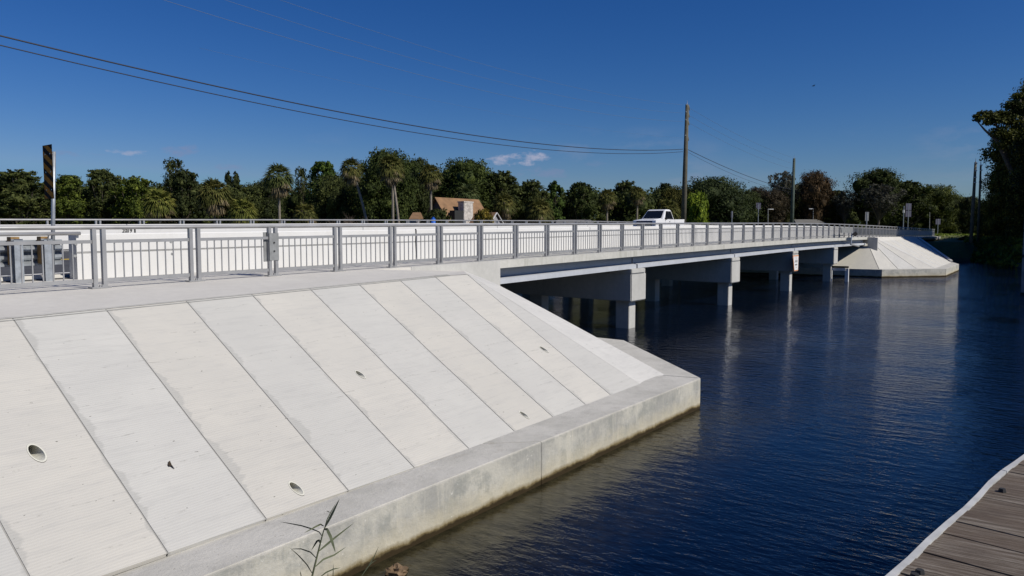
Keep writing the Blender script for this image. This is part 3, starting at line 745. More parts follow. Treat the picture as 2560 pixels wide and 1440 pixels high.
# width chosen so that the foreshortened board spans what the photograph shows
s0 = at_plane(109, 430, cen, nrm); s1 = at_plane(132, 430, cen, nrm); cen = (s0 + s1) / 2; wv = wv.normalized() * (s1 - s0).length
mb = MB(); A = [cen + wv * a + UP * (hh * b) for a, b in ((-.5, -.5), (.5, -.5), (.5, .5), (-.5, .5))]
mb.hexa([A[0], A[1], A[1] - nrm * .004, A[0] - nrm * .004, A[3], A[2], A[2] - nrm * .004, A[3] - nrm * .004])
bd = part(mb, 'sign_board', M['ink'], om)
mb = MB(); asp = hh / wv.length; n_ = 5
for k in range(-1, 6):
    lo_ = -.5 + k / n_ * 1.02; t_ = .105; sl_ = .30
    pol = []
    for a, b in ((-.5, lo_ + sl_ * .62), (.5, lo_ - sl_ * .05), (.5, lo_ - sl_ * .05 + t_), (-.5, lo_ + sl_ * .62 + t_)): pol.append((a * .96, b))
    # clip to the board
    def clip(pl, f, val, keep):
        r = []
        for i in range(len(pl)):
            p, q_ = pl[i], pl[(i + 1) % len(pl)]; ip, iq = keep(p), keep(q_)
            if ip: r.append(p)
            if ip != iq: t = (val - p[1]) / (q_[1] - p[1]); r.append((p[0] + (q_[0] - p[0]) * t, val))
        return r
    pol = clip(pol, 1, .49, lambda p: p[1] <= .49)
    if pol: pol = clip(pol, 1, -.49, lambda p: p[1] >= -.49)
    if len(pol) >= 3: mb.add([cen + wv * a + UP * (hh * b) + nrm * .002 for a, b in pol], [tuple(range(len(pol)))])
adopt(mb.build('stripes', M['yellow'], fix=False), bd)
mb = MB()
for b in (-.33, 0, .33):
    for a in (-.22, .3): P = cen + wv * a + UP * (hh * b); mb.tube([P, P + nrm * .006], .011, 8)
adopt(mb.build('rivets', M['chrome']), bd)
mb = MB()
for b in (-.33, 0, .33):
    P = cen + UP * hh * b; Q = PB.lerp(PT, (P.z - PB.z) / (PT.z - PB.z)); mb.bar(P + wv * .3 - nrm * .005, Vector((Q.x, Q.y, P.z)), .03, .02)
part(mb, 'clamps', M['galv'], om)

# ---------------------------------------------------------------- pier sign and navigation frame
sg = root('clearance_sign', (51.3, 13.2, 1.9), 'white tapered sign board with thin orange border on the end of the third pier', 'sign')
def sp(px, py): return at_y(px, py, 13.12)
tl, tr, br_, bl_ = sp(1982.5, 639.5), sp(1996.5, 638), sp(1995, 676), sp(1985.5, 678)
def face(mb, pts, off, th=.01): mb.prism([p + Vector((0, -off, 0)) for p in pts], (0, th, 0))
mb = MB(); face(mb, [tl, tr, br_, bl_], 0, .04); sb_ = part(mb, 'sign_board', M['signorange'], sg)
c_ = (tl + tr + br_ + bl_) / 4
mb = MB(); face(mb, [c_ + (p - c_) * .90 for p in (tl, tr, br_, bl_)], .008, .006); sf = adopt(mb.build('sign_face', M['signwhite']), sb_)
def cell(u, v): # u 0..1 left-right, v 0..1 bottom-top on the board
    a = bl_.lerp(tl, v); b = br_.lerp(tr, v); return a.lerp(b, u) + Vector((0, -.013, 0))
mk = MB()
def mark(u0, u1, v0, v1): mk.add([cell(u0, v0), cell(u1, v0), cell(u1, v1), cell(u0, v1)], [(0, 1, 2, 3)])
mark(.3, .7, .90, .915)
mk.add([cell(.35, .76), cell(.5, .80), cell(.65, .76), cell(.5, .775)], [(0, 1, 2, 3)]); mk.add([cell(.35, .26), cell(.5, .20), cell(.65, .26), cell(.5, .235)], [(0, 1, 2, 3)])
mark(.30, .36, .58, .70); mark(.18, .36, .56, .585); mark(.44, .50, .56, .70)
for v in (.56, .62, .68): mark(.52, .82, v, v + .022)
for u in (.25, .38, .51, .64): mark(u, u + .09, .36, .39); mark(u, u + .03, .39, .45); mark(u + .06, u + .09, .39, .45)
adopt(mk.build('lettering', M['ink'], fix=False), sb_)
nf = root('navigation_frame', (64.9, 13.2, 0), 'low white frame of two thin piles and a dark topped beam beside the last pier', 'frame')
XF = 64.1; PXN = Vector((1, 0, 0)); PXP = Vector((XF, 0, 0))
def fx(px, py): return at_plane(px, py, PXP, PXN)
for px in (2072, 2117):
    P = fx(px, 690); part(MB().box(XF - .11, XF + .11, P.y - .13, P.y + .13, -1.4, fx(px, 671).z), 'pile', M['signwhite'], nf, bevel=.01)
Ba, Bb = fx(2061, 665), fx(2123, 668); Ca, Cb = fx(2075, 669), fx(2114, 670.5); zc = (Ba.z + Bb.z) / 2
part(MB().box(XF - .32, XF - .14, Bb.y, Ba.y, zc - .08, zc + .06), 'beam', M['algae'], nf)
part(MB().box(XF - .28, XF - .14, Cb.y, Ca.y, zc - .30, zc - .09), 'lower_beam', M['signwhite'], nf)

# water gauge station bolted to the far end of the bridge
sx_ = at_y(2130, 600, 12.85).x
gs = root('gauge_station', (sx_, 12.85, 3.2), 'grey equipment panel and tilted square plate on a mast near the far bridge end', 'equipment')
part(MB().tube([at_y(2127, 612, 12.85), at_y(2130, 579, 12.85)], .06, 8), 'mast', M['galv'], gs)
mb = MB(); mb.prism([at_y(2104, 582, 12.8), at_y(2131, 582, 12.8), at_y(2131, 569, 12.8), at_y(2103, 568.5, 12.8)], (0, .06, 0)); part(mb, 'equipment_panel', M['dull'], gs)
mb = MB(); mb.prism([at_y(2132, 585, 12.7), at_y(2139, 591, 12.7), at_y(2145, 585, 12.7), at_y(2140, 579, 12.7)], (0, .06, 0)); part(mb, 'solar_plate', M['ink'], gs)
part(MB().tube([at_y(2127, 611, 12.85), at_y(2147, 616, 13.1)], .07, 8), 'bracket_arm', M['dull'], gs)
part(MB().tube([at_y(2130, 588, 12.85), at_y(2136, 586, 12.72)], .03, 8), 'plate_arm', M['galv'], gs)

# ---------------------------------------------------------------- pickup truck
XT, YT0, YT1 = 55.6, 24.9, 26.85; zt_ = zr(58, 25.9) + .02
tk = root('pickup_truck', (58.5, 25.9, zt_), 'white extended cab pickup truck with dark windows driving towards the left on the bridge', 'pickup truck')
def tp(x, y, z): return Vector((XT + x, YT0 + y, zt_ + z))      # x back from bumper, y across (0 = our side), z up
W = YT1 - YT0
def wheel_arch(cx, r, n=8): return [(cx - r * math.cos(math.pi * k / n), .42 + r * math.sin(math.pi * k / n)) for k in range(n + 1)]
prof = [(.08, .45), (.50, .45)] + wheel_arch(1.0, .47) + [(1.55, .42), (4.1, .42)] + wheel_arch(4.6, .47) + [(5.1, .48), (5.86, .55), (5.90, 1.28), (3.75, 1.24), (3.72, 1.22), (1.60, 1.24), (1.35, 1.24), (.35, 1.16), (.10, 1.12)]
mb = MB(); mb.prism([tp(x, 0, z) for x, z in prof], (0, W, 0)); body = part(mb, 'body', M['paint'], tk, bevel=.035)
for f in body.data.polygons: f.use_smooth = False
# hood crown
mb = MB(); mb.hexa([tp(.18, .12, 1.08), tp(1.62, .12, 1.18), tp(1.62, W - .12, 1.18), tp(.18, W - .12, 1.08), tp(.30, .24, 1.19), tp(1.58, .22, 1.30), tp(1.58, W - .22, 1.30), tp(.30, W - .24, 1.19)])
part(mb, 'hood', M['paint'], tk, bevel=.03)
cab = [(1.50, 1.22), (2.34, 1.97), (2.6, 2.04), (3.30, 2.04), (3.50, 1.96), (3.78, 1.22)]
mb = MB(); ns = len(cab)
for yy, inn in ((.05, 0), (W - .05, 0)):
    pass
def cy(z, side): t = (z - 1.22) / .7; return (.04 + .17 * t) if side == 0 else W - (.04 + .17 * t)
mb.v = [tuple(tp(x, cy(z, 0), z)) for x, z in cab] + [tuple(tp(x, cy(z, 1), z)) for x, z in cab]
mb.f = [tuple(range(ns)), tuple(range(ns, 2 * ns))[::-1]] + [(i, (i + 1) % ns, ns + (i + 1) % ns, ns + i) for i in range(ns)]
part(mb, 'cab', M['paint'], tk, bevel=.03)
def quad_on(pts, off): return [p + off for p in pts]
ws = [tp(1.60, .20, 1.315), tp(1.60, W - .20, 1.315), tp(2.28, W - .30, 1.90), tp(2.28, .30, 1.90)]
mb = MB(); mb.prism(quad_on(ws, Vector((-.035, 0, .035))), (.01, 0, -.01)); part(mb, 'windshield', M['glass'], tk)
for x0_, x1_, x2_, x3_ in ((1.95, 2.86, 2.86, 2.46), (2.90, 3.62, 3.40, 2.90)):
    pts = [tp(x0_, cy(1.26, 0) - .015, 1.27), tp(x1_, cy(1.26, 0) - .015, 1.27), tp(x2_, cy(1.9, 0) - .015, 1.90), tp(x3_, cy(1.9, 0) - .015, 1.90)]
    mb = MB(); mb.prism(pts, (0, .01, 0)); part(mb, 'side_window', M['glass'], tk)
mb = MB(); mb.hexa([tp(.045, .36, .66), tp(.10, .36, .66), tp(.10, W - .36, .66), tp(.045, W - .36, .66), tp(.085, .30, 1.10), tp(.16, .30, 1.10), tp(.16, W - .30, 1.10), tp(.085, W - .30, 1.10)]); gl = part(mb, 'grille', M['grille'], tk)
mb = MB()
for z in (.72, .83, .94): mb.box(XT + .03, XT + .06, YT0 + .38, YT0 + W - .38, zt_ + z, zt_ + z + .028)
adopt(mb.build('grille_bar', M['chrome']), gl)
for y0 in (.05, W - .33):
    mb = MB(); mb.hexa([tp(.055, y0, .70), tp(.3, y0, .72), tp(.3, y0 + .28, .72), tp(.055, y0 + .28, .70), tp(.10, y0, .97), tp(.34, y0, .98), tp(.34, y0 + .28, .98), tp(.10, y0 + .28, .97)]); part(mb, 'headlight', M['lamp'], tk, bevel=.02)
mb = MB(); mb.box(XT - .03, XT + .2, YT0 - .01, YT0 + W + .01, zt_ + .38, zt_ + .62); part(mb, 'front_bumper', M['paint'], tk, bevel=.03)
for sy, yy in ((0, -.14), (1, W + .02)):
    mb = MB(); mb.box(XT + 1.92, XT + 2.02, YT0 + yy, YT0 + yy + .16, zt_ + 1.2, zt_ + 1.42); part(mb, 'mirror', M['black'], tk, bevel=.02)
for cx in (1.0, 4.6):
    for yy in (.02, W - .26):
        c0 = tp(cx, yy, .39); c1 = tp(cx, yy + .24, .39)
        ty = part(MB().tube([c0, c1], .39, 24), 'wheel', M['black'], tk); adopt(MB().tube([c0 + Vector((0, -.006, 0)), c1 + Vector((0, .006, 0))], .23, 16).build('rim', M['chrome']), ty)
mb = MB(); mb.box(XT + 3.9, XT + 5.78, YT0 + .12, YT0 + W - .12, zt_ + .80, zt_ + 1.262); part(mb, 'bed_liner', M['black'], tk)
mb = MB(); mb.box(XT + 2.88, XT + 2.895, YT0 - .004, YT0 + .01, zt_ + .5, zt_ + 1.2); mb.box(XT + 1.9, XT + 1.915, YT0 - .004, YT0 + .01, zt_ + .5, zt_ + 1.2); mb.box(XT + 3.80, XT + 3.82, YT0 - .004, YT0 + .01, zt_ + .45, zt_ + 1.22); part(mb, 'door_seam', M['dull'], tk)
mb = MB(); mb.box(XT + 2.7, XT + 2.83, YT0 - .02, YT0 + .01, zt_ + 1.03, zt_ + 1.08); part(mb, 'door_handle', M['black'], tk)
mb = MB(); mb.box(XT + 5.84, XT + 5.91, YT0 - .004, YT0 + .2, zt_ + .9, zt_ + 1.2); part(mb, 'taillight', M['black'], tk)

# ---------------------------------------------------------------- houses
def hp(px, py, D): return at_d(px, py, D)
hs = root('house', at_d(1150, 590, 98), 'steep brown roofed house with a pale stone chimney behind the bridge', 'house')
A_ = at_d(1087, 493, 100); B_ = at_d(1197, 498.5, 106); B_.y = A_.y; B_ = at_y(1197, 498.5, A_.y); rz = (A_.z + B_.z) / 2
A_.z = B_.z = rz; run = 3.4; rise = 4.8
def roofpt(P, t, s): return P + Vector((0, s * run * t, -rise * t))
def roof_plane(s): 
    m_ = MB(); a, b, c, d = A_, B_, roofpt(B_, 1, s), roofpt(A_, 1, s)
    m_.prism([a, b, c, d], (0, 0, -.14)); return m_
part(roof_plane(-1), 'roof', M['roof'], hs); part(roof_plane(1), 'roof', M['roof'], hs)
i_ = Vector((.35, 0, -.35)); gA = A_ + i_; 
mb = MB(); mb.prism([gA, roofpt(gA, .93, -1), roofpt(gA, .93, -1) - Vector((0, 0, 3)), roofpt(gA, .93, 1) - Vector((0, 0, 3)), roofpt(gA, .93, 1)], (B_.x - A_.x - .7, 0, 0)); part(mb, 'wall', M['gable'], hs)
ch = at_y(1160, 548, A_.y - 2.6); ct = at_y(1160, 504, A_.y - 2.6)
wch = at_y(1183, 520, A_.y - 2.6).x - ch.x
mb = MB(); mb.box(ch.x, ch.x + wch, A_.y - 2.6, A_.y - 1.6, 1.0, ct.z); chim = part(mb, 'chimney', M['stone'], hs, bevel=.04)
mb = MB(); mb.box(ch.x - .05, ch.x + wch + .05, A_.y - 2.65, A_.y - 1.55, ct.z - .12, ct.z + .06); adopt(mb.build('chimney_cap', M['stone']), chim)
# solid black box left of the chimney, a recess's shade put into its colour
D1 = at_y(1126, 525, A_.y - 2.0); mb = MB(); mb.box(D1.x + .2, ch.x - .02, A_.y - 2.55, A_.y - 1.7, 2.0, D1.z - .05); part(mb, 'recess_shade_box', M['dark'], hs)
# small gabled wing
ap = at_d(1241, 530.5, 92); e0 = at_d(1221, 551, 92); e1 = at_d(1259, 551, 92)
half = (e1 - e0).length / 2 / .823; hgt = ap.z - e0.z
gx_ = ap.x; gy_ = ap.y
back = 3.1
for s in (-1, 1):
    m_ = MB(); a = Vector((gx_, gy_, ap.z)); b = a + Vector((0, back, 0)); f_ = Vector((s * half * 1.25, 0, -hgt * 1.35)); m_.prism([a, b, b + f_, a + f_], (0, 0, -.12)); part(m_, 'roof', M['roof'], hs)
    m_ = MB(); m_.bar(a + Vector((0, -.04, -.05)), a + f_ + Vector((0, -.04, -.05)), .06, .20, up=(0, 1, 0)); part(m_, 'gable_trim', M['trim'], hs)
mb = MB(); a = Vector((gx_, gy_ + .15, ap.z - .3)); mb.prism([a, a + Vector((half * 1.1, 0, -hgt * 1.15)), a + Vector((half * 1.1, 0, -5)), a + Vector((-half * 1.1, 0, -5)), a + Vector((-half * 1.1, 0, -hgt * 1.15))], (0, 2.8, 0)); part(mb, 'wall', M['greywall'], hs)

def lowhouse(pxl, pxr, ytop, D, name, label, mroof, hip=.25, zbase=2.4, mwall='greywall'):
    a = at_d(pxl, ytop + 12, D); b = at_d(pxr, ytop + 12, D); zt = at_d((pxl + pxr) / 2, ytop, D).z
    c = (a + b) / 2; half_ = (b - a).length / 2; dx = RT; dy = FW; rt = root(name, (c.x, c.y, zbase), label, 'house')
    def P(u, v, z): q_ = c + dx * (u * half_) + dy * v; return Vector((q_.x, q_.y, z))
    ze = zt - .9
    m_ = MB(); m_.v = [tuple(P(-1, -3.4, ze)), tuple(P(1, -3.4, ze)), tuple(P(1, 3.4, ze)), tuple(P(-1, 3.4, ze)), tuple(P(-1 + hip, 0, zt)), tuple(P(1 - hip, 0, zt))]
    m_.f = [(0, 1, 5, 4), (1, 2, 5), (2, 3, 4, 5), (3, 0, 4), (0, 3, 2, 1)]; part(m_, 'roof', mroof, rt)
    m_ = MB(); m_.hexa([P(-.93, -3, zbase - 1), P(.93, -3, zbase - 1), P(.93, 3, zbase - 1), P(-.93, 3, zbase - 1), P(-.93, -3, ze), P(.93, -3, ze), P(.93, 3, ze), P(-.93, 3, ze)]); part(m_, 'wall', M[mwall], rt)
    for u in (-.6, -.1, .45):
        m_ = MB(); m_.hexa([P(u, -3.06, ze - 1.4), P(u + .18, -3.06, ze - 1.4), P(u + .18, -3.0, ze - 1.4), P(u, -3.0, ze - 1.4), P(u, -3.06, ze - .3), P(u + .18, -3.06, ze - .3), P(u + .18, -3.0, ze - .3), P(u, -3.0, ze - .3)]); part(m_, 'window', M['glass'], rt)
    return rt
lowhouse(1975, 2052, 548.5, 150, 'house', 'low house with wide grey hip roof right of the greenish utility pole', M['greyroof'])
lowhouse(1380, 1490, 549.5, 92, 'house', 'low grey roof barely rising over the railing, left of the white pickup truck', M['greyroof'], zbase=1.5)
lowhouse(1031, 1053, 531, 96, 'shed', 'small brown roofed shed left of the steep brown house', M['roof'], hip=.1, zbase=1.5)
bb = at_d(1083, 549, 84); bo = root('blue_barrel', (bb.x, bb.y, 3.0), 'small bright blue barrel just above the railing in front of the brown house', 'barrel')
part(MB().tube([(bb.x, bb.y, 2.2), (bb.x, bb.y, bb.z + .1)], .26, 14), 'body', M['blue'], bo, smooth=True); part(MB().tube([(bb.x, bb.y, bb.z + .1), (bb.x, bb.y, bb.z + .28)], .13, 10), 'neck', M['blue'], bo)

# ---------------------------------------------------------------- cars far along the road
def car(px, D, label, m_, ln=4.5):
    P = at_d(px, 570, D); z = zr(P.x, P.y) + .02; rt = root('parked_car', (P.x, P.y, z), label, 'car', 'cars far down the road')
    pr_ = [(0, .35), (.0, .7), (.9, .88), (1.5, 1.38), (2.9, 1.42), (3.7, .95), (4.45, .9), (4.5, .35)]
    m2 = MB(); m2.prism([(P.x + x * ln / 4.5, P.y, z + h) for x, h in pr_], (0, 1.75, 0)); part(m2, 'body', m_, rt, bevel=.05)
    m2 = MB(); m2.prism([(P.x + x * ln / 4.5, P.y - .01, z + h) for x, h in ((1.15, .93), (1.6, 1.3), (2.8, 1.33), (3.4, .96))], (0, 1.77, 0)); part(m2, 'side_window', M['glass'], rt)
    for x in (.85, 3.6):
        part(MB().tube([(P.x + x, P.y - .02, z + .33), (P.x + x, P.y + 1.77, z + .33)], .33, 16), 'wheel', M['black'], rt)
    return rt
car(2242, 150, 'small white car seen over the far end of the near railing', M['paint'])
car(2400, 165, 'dark car parked in tree shade beyond the grass patch', M['black'])

# ---------------------------------------------------------------- utility poles and wires
def upole(pt, pb, Y, name, label, m_, fittings, r=.16):
    A = at_y(*pt, Y); B = at_y(*pb, Y); B = B + (B - A) * ((2.5 - B.z) / (B.z - A.z)) if abs(B.z - A.z) > .1 else B
    rt = root(name, (B.x, B.y, 2.5), label, 'utility pole', 'wooden utility poles')
    part(MB().tube([B, B.lerp(A, .5), A], [r * 1.25, r * 1.1, r * .8], 12), 'pole', m_, rt, smooth=True)
    part(MB().tube([A, A + Vector((0, 0, .55))], [.05, .01], 6), 'spike', M['galv'], rt)
    for py in fittings:
        q_ = at_y(pt[0], py, Y); t = (q_.z - B.z) / (A.z - B.z); c = B.lerp(A, t)
        m2 = MB(); m2.tube([c + Vector((-1.0, -.25, .05)), c + Vector((-.1, 0, .06)), c + Vector((.5, 0, .02)), c + Vector((1.05, .1, -.35))], [.05, .09, .09, .06], 6); part(m2, 'insulator_bracket', M['galv'], rt)
    return rt, A, B
u1, A1, B1 = upole((1718, 262), (1709, 545), 36, 'utility_pole', 'tall brown wooden utility pole rising behind the white pickup truck', M['pole'], (265, 283, 303, 342), .26)
u2, A2, B2p = upole((1985.5, 396), (1980, 545), 36, 'utility_pole', 'greenish wooden utility pole in front of the brown trees, second along the road', M['poleg'], (402, 414, 424, 440), .27)
u3, A3, B3 = upole((2439, 406), (2431, 545), 7.3, 'utility_pole', 'dark utility pole against the sky left of the big shaded trees', M['pole'], (411, 430, 447, 460), .17)
u4, A4, B4 = upole((2452, 412), (2447, 545), 7.2, 'utility_pole', 'thinner dark utility pole half hidden in leaves just right of another pole', M['pole'], (415, 428), .13)
def wire(name, pts, r, m_, label, Y=36, x_from=-60, x_to=None):
    W_ = [at_y(x, y, Y) for x, y in pts]; X = np.array([p.x for p in W_]); Z = np.array([p.z for p in W_])
    c = np.polyfit(X, Z, 2); x1 = x_to if x_to else X[-1]; x0 = X[0] - 8
    P = [Vector((x, Y, float(np.polyval(c, x)))) for x in np.linspace(x0, x1, 60)]
    o = MB().tube(P, r, 5).build(name, m_, smooth=True); tag(o, label, 'wire', 'overhead wires'); return o
wire('overhead_wire', [(0, 90.7), (176, 133), (352, 172), (527, 212), (703, 248.6), (900, 291), (1175, 337.7), (1362, 361), (1550, 374), (1625, 375.6), (1707, 373)], .034, M['wire'], 'thick black cable crossing the left sky to the tall pole, upper of the low pair')
wire('overhead_wire', [(0, 116), (352, 193.4), (703, 269), (900, 306), (1175, 354), (1362, 374), (1550, 384), (1707, 379)], .025, M['wire'], 'lowest black cable crossing the left sky to the tall pole')
wire('overhead_wire', [(698, 0), (900, 65), (1175, 152.5), (1362, 200.5), (1550, 241), (1707, 262)], .010, M['wirel'], 'thin pale wire reaching the very top of the tall pole from the left')
wire('overhead_wire', [(555.6, 0), (703, 43), (900, 107), (1175, 187), (1362, 230.5), (1550, 266), (1707, 282.6)], .010, M['wirel'], 'thin pale wire reaching the second bracket of the tall pole from the left')
wire('overhead_wire', [(397, 0), (527, 34), (703, 88), (900, 147.7), (1175, 220), (1362, 259), (1550, 290.5), (1707, 303.6)], .012, M['wirel'], 'pale wire reaching the third bracket of the tall pole from the left')
wire('overhead_wire', [(800, 190), (1175, 269), (1362, 303), (1550, 330), (1707, 345)], .005, M['wirel'], 'very faint wire between the pale wires and the black cables, left of the tall pole')
def span(P, Q, sag, r, m_, label):
    pts = [P.lerp(Q, t) - Vector((0, 0, 4 * sag * t * (1 - t))) for t in [k / 24 for k in range(25)]]
    o = MB().tube(pts, r, 5).build('overhead_wire', m_, smooth=True); tag(o, label, 'wire', 'overhead wires')
for (pa, pb_, sg_, r_, m_, lb) in (((1727, 272), (1982, 394), .5, .013, M['wirel'], 'uppermost wire sloping between the tall pole and the greenish pole'),
                          ((1725, 290), (1979, 408), .5, .013, M['wirel'], 'second wire from the top sloping between the tall pole and the greenish pole'),
                          ((1724, 308), (1978, 422), .5, .013, M['wirel'], 'third wire from the top sloping between the tall pole and the greenish pole'),
                          ((1718, 373), (1978, 474), .5, .034, M['wire'], 'thick black cable sloping down right from the tall pole'),
                          ((1718, 380), (1978, 480), .7, .016, M['wire'], 'thin dark cable just under the thick one, right of the tall pole')):
    span(at_y(*pa, 36), at_y(*pb_, 36), sg_, r_, m_, lb)

# ---------------------------------------------------------------- signs and lamps beyond the bridge
def roadsign(px, y0, y1, half, D, name, label, panels, m_=None, cat='sign'):
    b = at_d(px, 580, D); rt = root(name, (b.x, b.y, 2.8), label, cat)
    t = at_d(px, y0, D)
    part(MB().tube([(b.x, b.y, 2.6), (b.x, b.y, t.z)], .07, 8), 'post', M['galv'], rt)
    for (a, c, h) in panels:
        p0 = at_d(px, a, D); p1 = at_d(px, c, D); wv_ = RT * (h * D / F)
        m2 = MB(); m2.prism([Vector((b.x, b.y, p1.z)) - wv_, Vector((b.x, b.y, p1.z)) + wv_, Vector((b.x, b.y, p0.z)) + wv_, Vector((b.x, b.y, p0.z)) - wv_], tuple(-FW * .03)); o = part(m2, 'sign_panel', m_ or M['signback'], rt)
        mm = MB(); zz = p0.z
        off = -FW * .035
        for k in range(4):
            f0 = .2 + .19 * k; za = p0.z + (p1.z - p0.z) * f0; zb_ = p0.z + (p1.z - p0.z) * (f0 + .07); c0 = Vector((b.x, b.y, 0)) + off
            mm.add([c0 - wv_ * .6 + UP * za, c0 + wv_ * .6 + UP * za, c0 + wv_ * .6 + UP * zb_, c0 - wv_ * .6 + UP * zb_], [(0, 1, 2, 3)])
    return rt
roadsign(1894.5, 507, 0, 6, 128, 'road_sign', 'square lavender grey sign on a pale post left of the small street lamp', [(507, 523, 6)])
roadsign(1829, 528, 0, 3, 118, 'road_sign', 'narrow pale sign just above the railing between the truck and the square sign', [(528, 544, 2.4)])
roadsign(2166, 530, 0, 5, 100, 'road_sign', 'pale rectangular sign standing at the far end of the bridge railing', [(530, 552, 4.5)], M['signwhite'] if False else M['dull'])
roadsign(2269, 508, 0, 7, 140, 'road_sign', 'tall pair of stacked lavender grey sign panels in front of the trees', [(508.5, 525, 7), (526.5, 542, 7)])
roadsign(2344, 547, 0, 6, 150, 'road_sign', 'small dim square sign at the far end of the railing by the grass', [(547.5, 561, 6)])
q_ = roadsign(2257.5, 515, 0, 2, 132, 'meter_pole', 'thin pale pole carrying a small white box beside the stacked signs', [(524.5, 532, 2.2)], M['signwhite'], 'pole')
def lamp(px, yt, D, arm, label):
    b = at_d(px, 580, D); t = at_d(px, yt, D); rt = root('street_lamp', (b.x, b.y, 2.8), label, 'street lamp', 'thin street lamps behind the bridge')
    part(MB().tube([(b.x, b.y, 2.6), t], .07, 6), 'pole', M['dull'], rt)
    e = t + RT * (arm * D / F); part(MB().tube([t, e], [.05, .06], 6), 'arm', M['signwhite'], rt); part(MB().bar(e - RT * .5, e + RT * .25, .25, .14), 'lamp_head', M['signwhite'], rt)
lamp(1920, 523, 140, 10, 'small thin street lamp with a short arm left of the greenish utility pole'); lamp(2033, 522, 150, -4, 'thin lamp pole in front of the rusty brown tree')
lamp(2324, 523, 150, 2, 'thin dark lamp pole above the far end of the railing')

# ---------------------------------------------------------------- vegetation
def leaf_mesh(name, C, Nn, S, mats, asp=1.0, cores=()):
    """quads: centres C, normals Nn, sizes S -> mesh"""
    n = len(C); Nn = Nn / (np.linalg.norm(Nn, axis=1, keepdims=True) + 1e-9)
    r = rng.normal(size=(n, 3)); T = np.cross(Nn, r); T /= np.linalg.norm(T, axis=1, keepdims=True) + 1e-9; B = np.cross(Nn, T)
    S = S[:, None]; V = np.stack([C - T * S * asp, C - B * S * .55, C + T * S * asp, C + B * S * .55], 1).reshape(-1, 3)
    me = bpy.data.meshes.new(name)
    cv = []; cf = []
    for (c, rad) in cores:
        o = len(cv); nu, nv = 8, 5
        for j in range(nv + 1):
            for i in range(nu):
                th = math.pi * j / nv; ph = 2 * math.pi * i / nu; k = 1 + .18 * math.sin(3 * ph + c[0] * 5) * math.sin(2 * th + c[1])
                cv.append((c[0] + rad[0] * k * math.sin(th) * math.cos(ph), c[1] + rad[1] * k * math.sin(th) * math.sin(ph), c[2] + rad[2] * k * math.cos(th)))
        for j in range(nv):
            for i in range(nu): cf.append((o + j * nu + i, o + j * nu + (i + 1) % nu, o + (j + 1) * nu + (i + 1) % nu, o + (j + 1) * nu + i))
    nv0 = len(V); allv = np.concatenate([V, np.array(cv).reshape(-1, 3)]) if cv else V
    fi = np.concatenate([np.arange(nv0), nv0 + np.array(cf, dtype=int).reshape(-1)]) if cf else np.arange(nv0)
    nf = len(fi) // 4
    me.vertices.add(len(allv)); me.vertices.foreach_set('co', allv.astype(np.float32).reshape(-1))
    me.loops.add(len(fi)); me.loops.foreach_set('vertex_index', fi.astype(np.int32))
    me.polygons.add(nf); me.polygons.foreach_set('loop_start', (np.arange(nf) * 4).astype(np.int32))
    me.update(calc_edges=True); me.validate(); me.materials.append(mats); return me
def crown_points(seed, H, W, base, lobes, n, lobe_r=(.16, .27), leaf=(.10, .25), spiky=0, top=1.0, squash=.75):
    n = int(n * 1.9)
    g = np.random.default_rng(seed); L_ = []
    for i in range(lobes):
        t = (i + .5) / lobes; a = i * 2.399 + g.uniform(-.5, .5); zc = base + (H * top - base) * (t ** .9)
        env = math.sin(math.pi * min(1, .12 + .86 * t) ** 1.15) ** .6
        rr = W / 2 * env * g.uniform(.35, .78); r = W * g.uniform(*lobe_r) * (.75 + .4 * env)
        zc = min(zc, H - r * squash * .95)
        L_.append((np.array([rr * math.cos(a), rr * math.sin(a), zc]), r))
    L_.append((np.array([0, 0, base + (H - base) * .5]), W * .30))
    for i in range(11):
        a = g.uniform(0, 6.28); e = g.uniform(.25, 1.45); k = g.uniform(.88, 1.05); r = W * g.uniform(.045, .085)
        L_.append((np.array([W * .43 * k * math.cos(e) * math.cos(a), W * .43 * k * math.cos(e) * math.sin(a), base + (H - base) * .45 + (H - base) * .52 * k * math.sin(e)]), r))
    C = []; N = []; tot = sum(r * r for _, r in L_)
    for c, r in L_:
        m_ = int(n * r * r / tot); nc = max(8, m_ // 16)
        u = g.normal(size=(nc, 3)); u[:, 2] = u[:, 2] * .9 + .25; u /= np.linalg.norm(u, axis=1, keepdims=True)
        cc = c + u * r * g.uniform(.72, 1.18, (nc, 1)) * np.array([1, 1, squash])
        idx = g.integers(0, nc, m_); off = g.normal(size=(m_, 3)) * r * .15
        P = cc[idx] + off * np.array([1, 1, .7]); C.append(P); N.append(u[idx] * .85 + g.normal(size=(m_, 3)) * .42)
    C = np.concatenate(C); N = np.concatenate(N); S = g.uniform(leaf[0], leaf[1], len(C))
    C[:, 2] = np.minimum(C[:, 2], H + .45); 
    cores = [(c, (r * .56, r * .56, r * .56 * squash)) for c, r in L_]
    return C, N, S, cores, L_
def branches(mb, L_, base, rt=.35, lean=(0, 0)):
    H = base + 1.5
    mb.tube([(0, 0, -.5), (lean[0] * .3, lean[1] * .3, H * .5), (lean[0], lean[1], H)], [rt, rt * .8, rt * .6], 8)
    for c, r in L_:
        p = Vector((lean[0], lean[1], base * .8)); q_ = Vector(tuple(c)); m_ = p.lerp(q_, .5) + Vector((0, 0, .3)); mb.tube([p, m_, q_], [rt * .45, rt * .28, rt * .12], 5)
VAR = {}
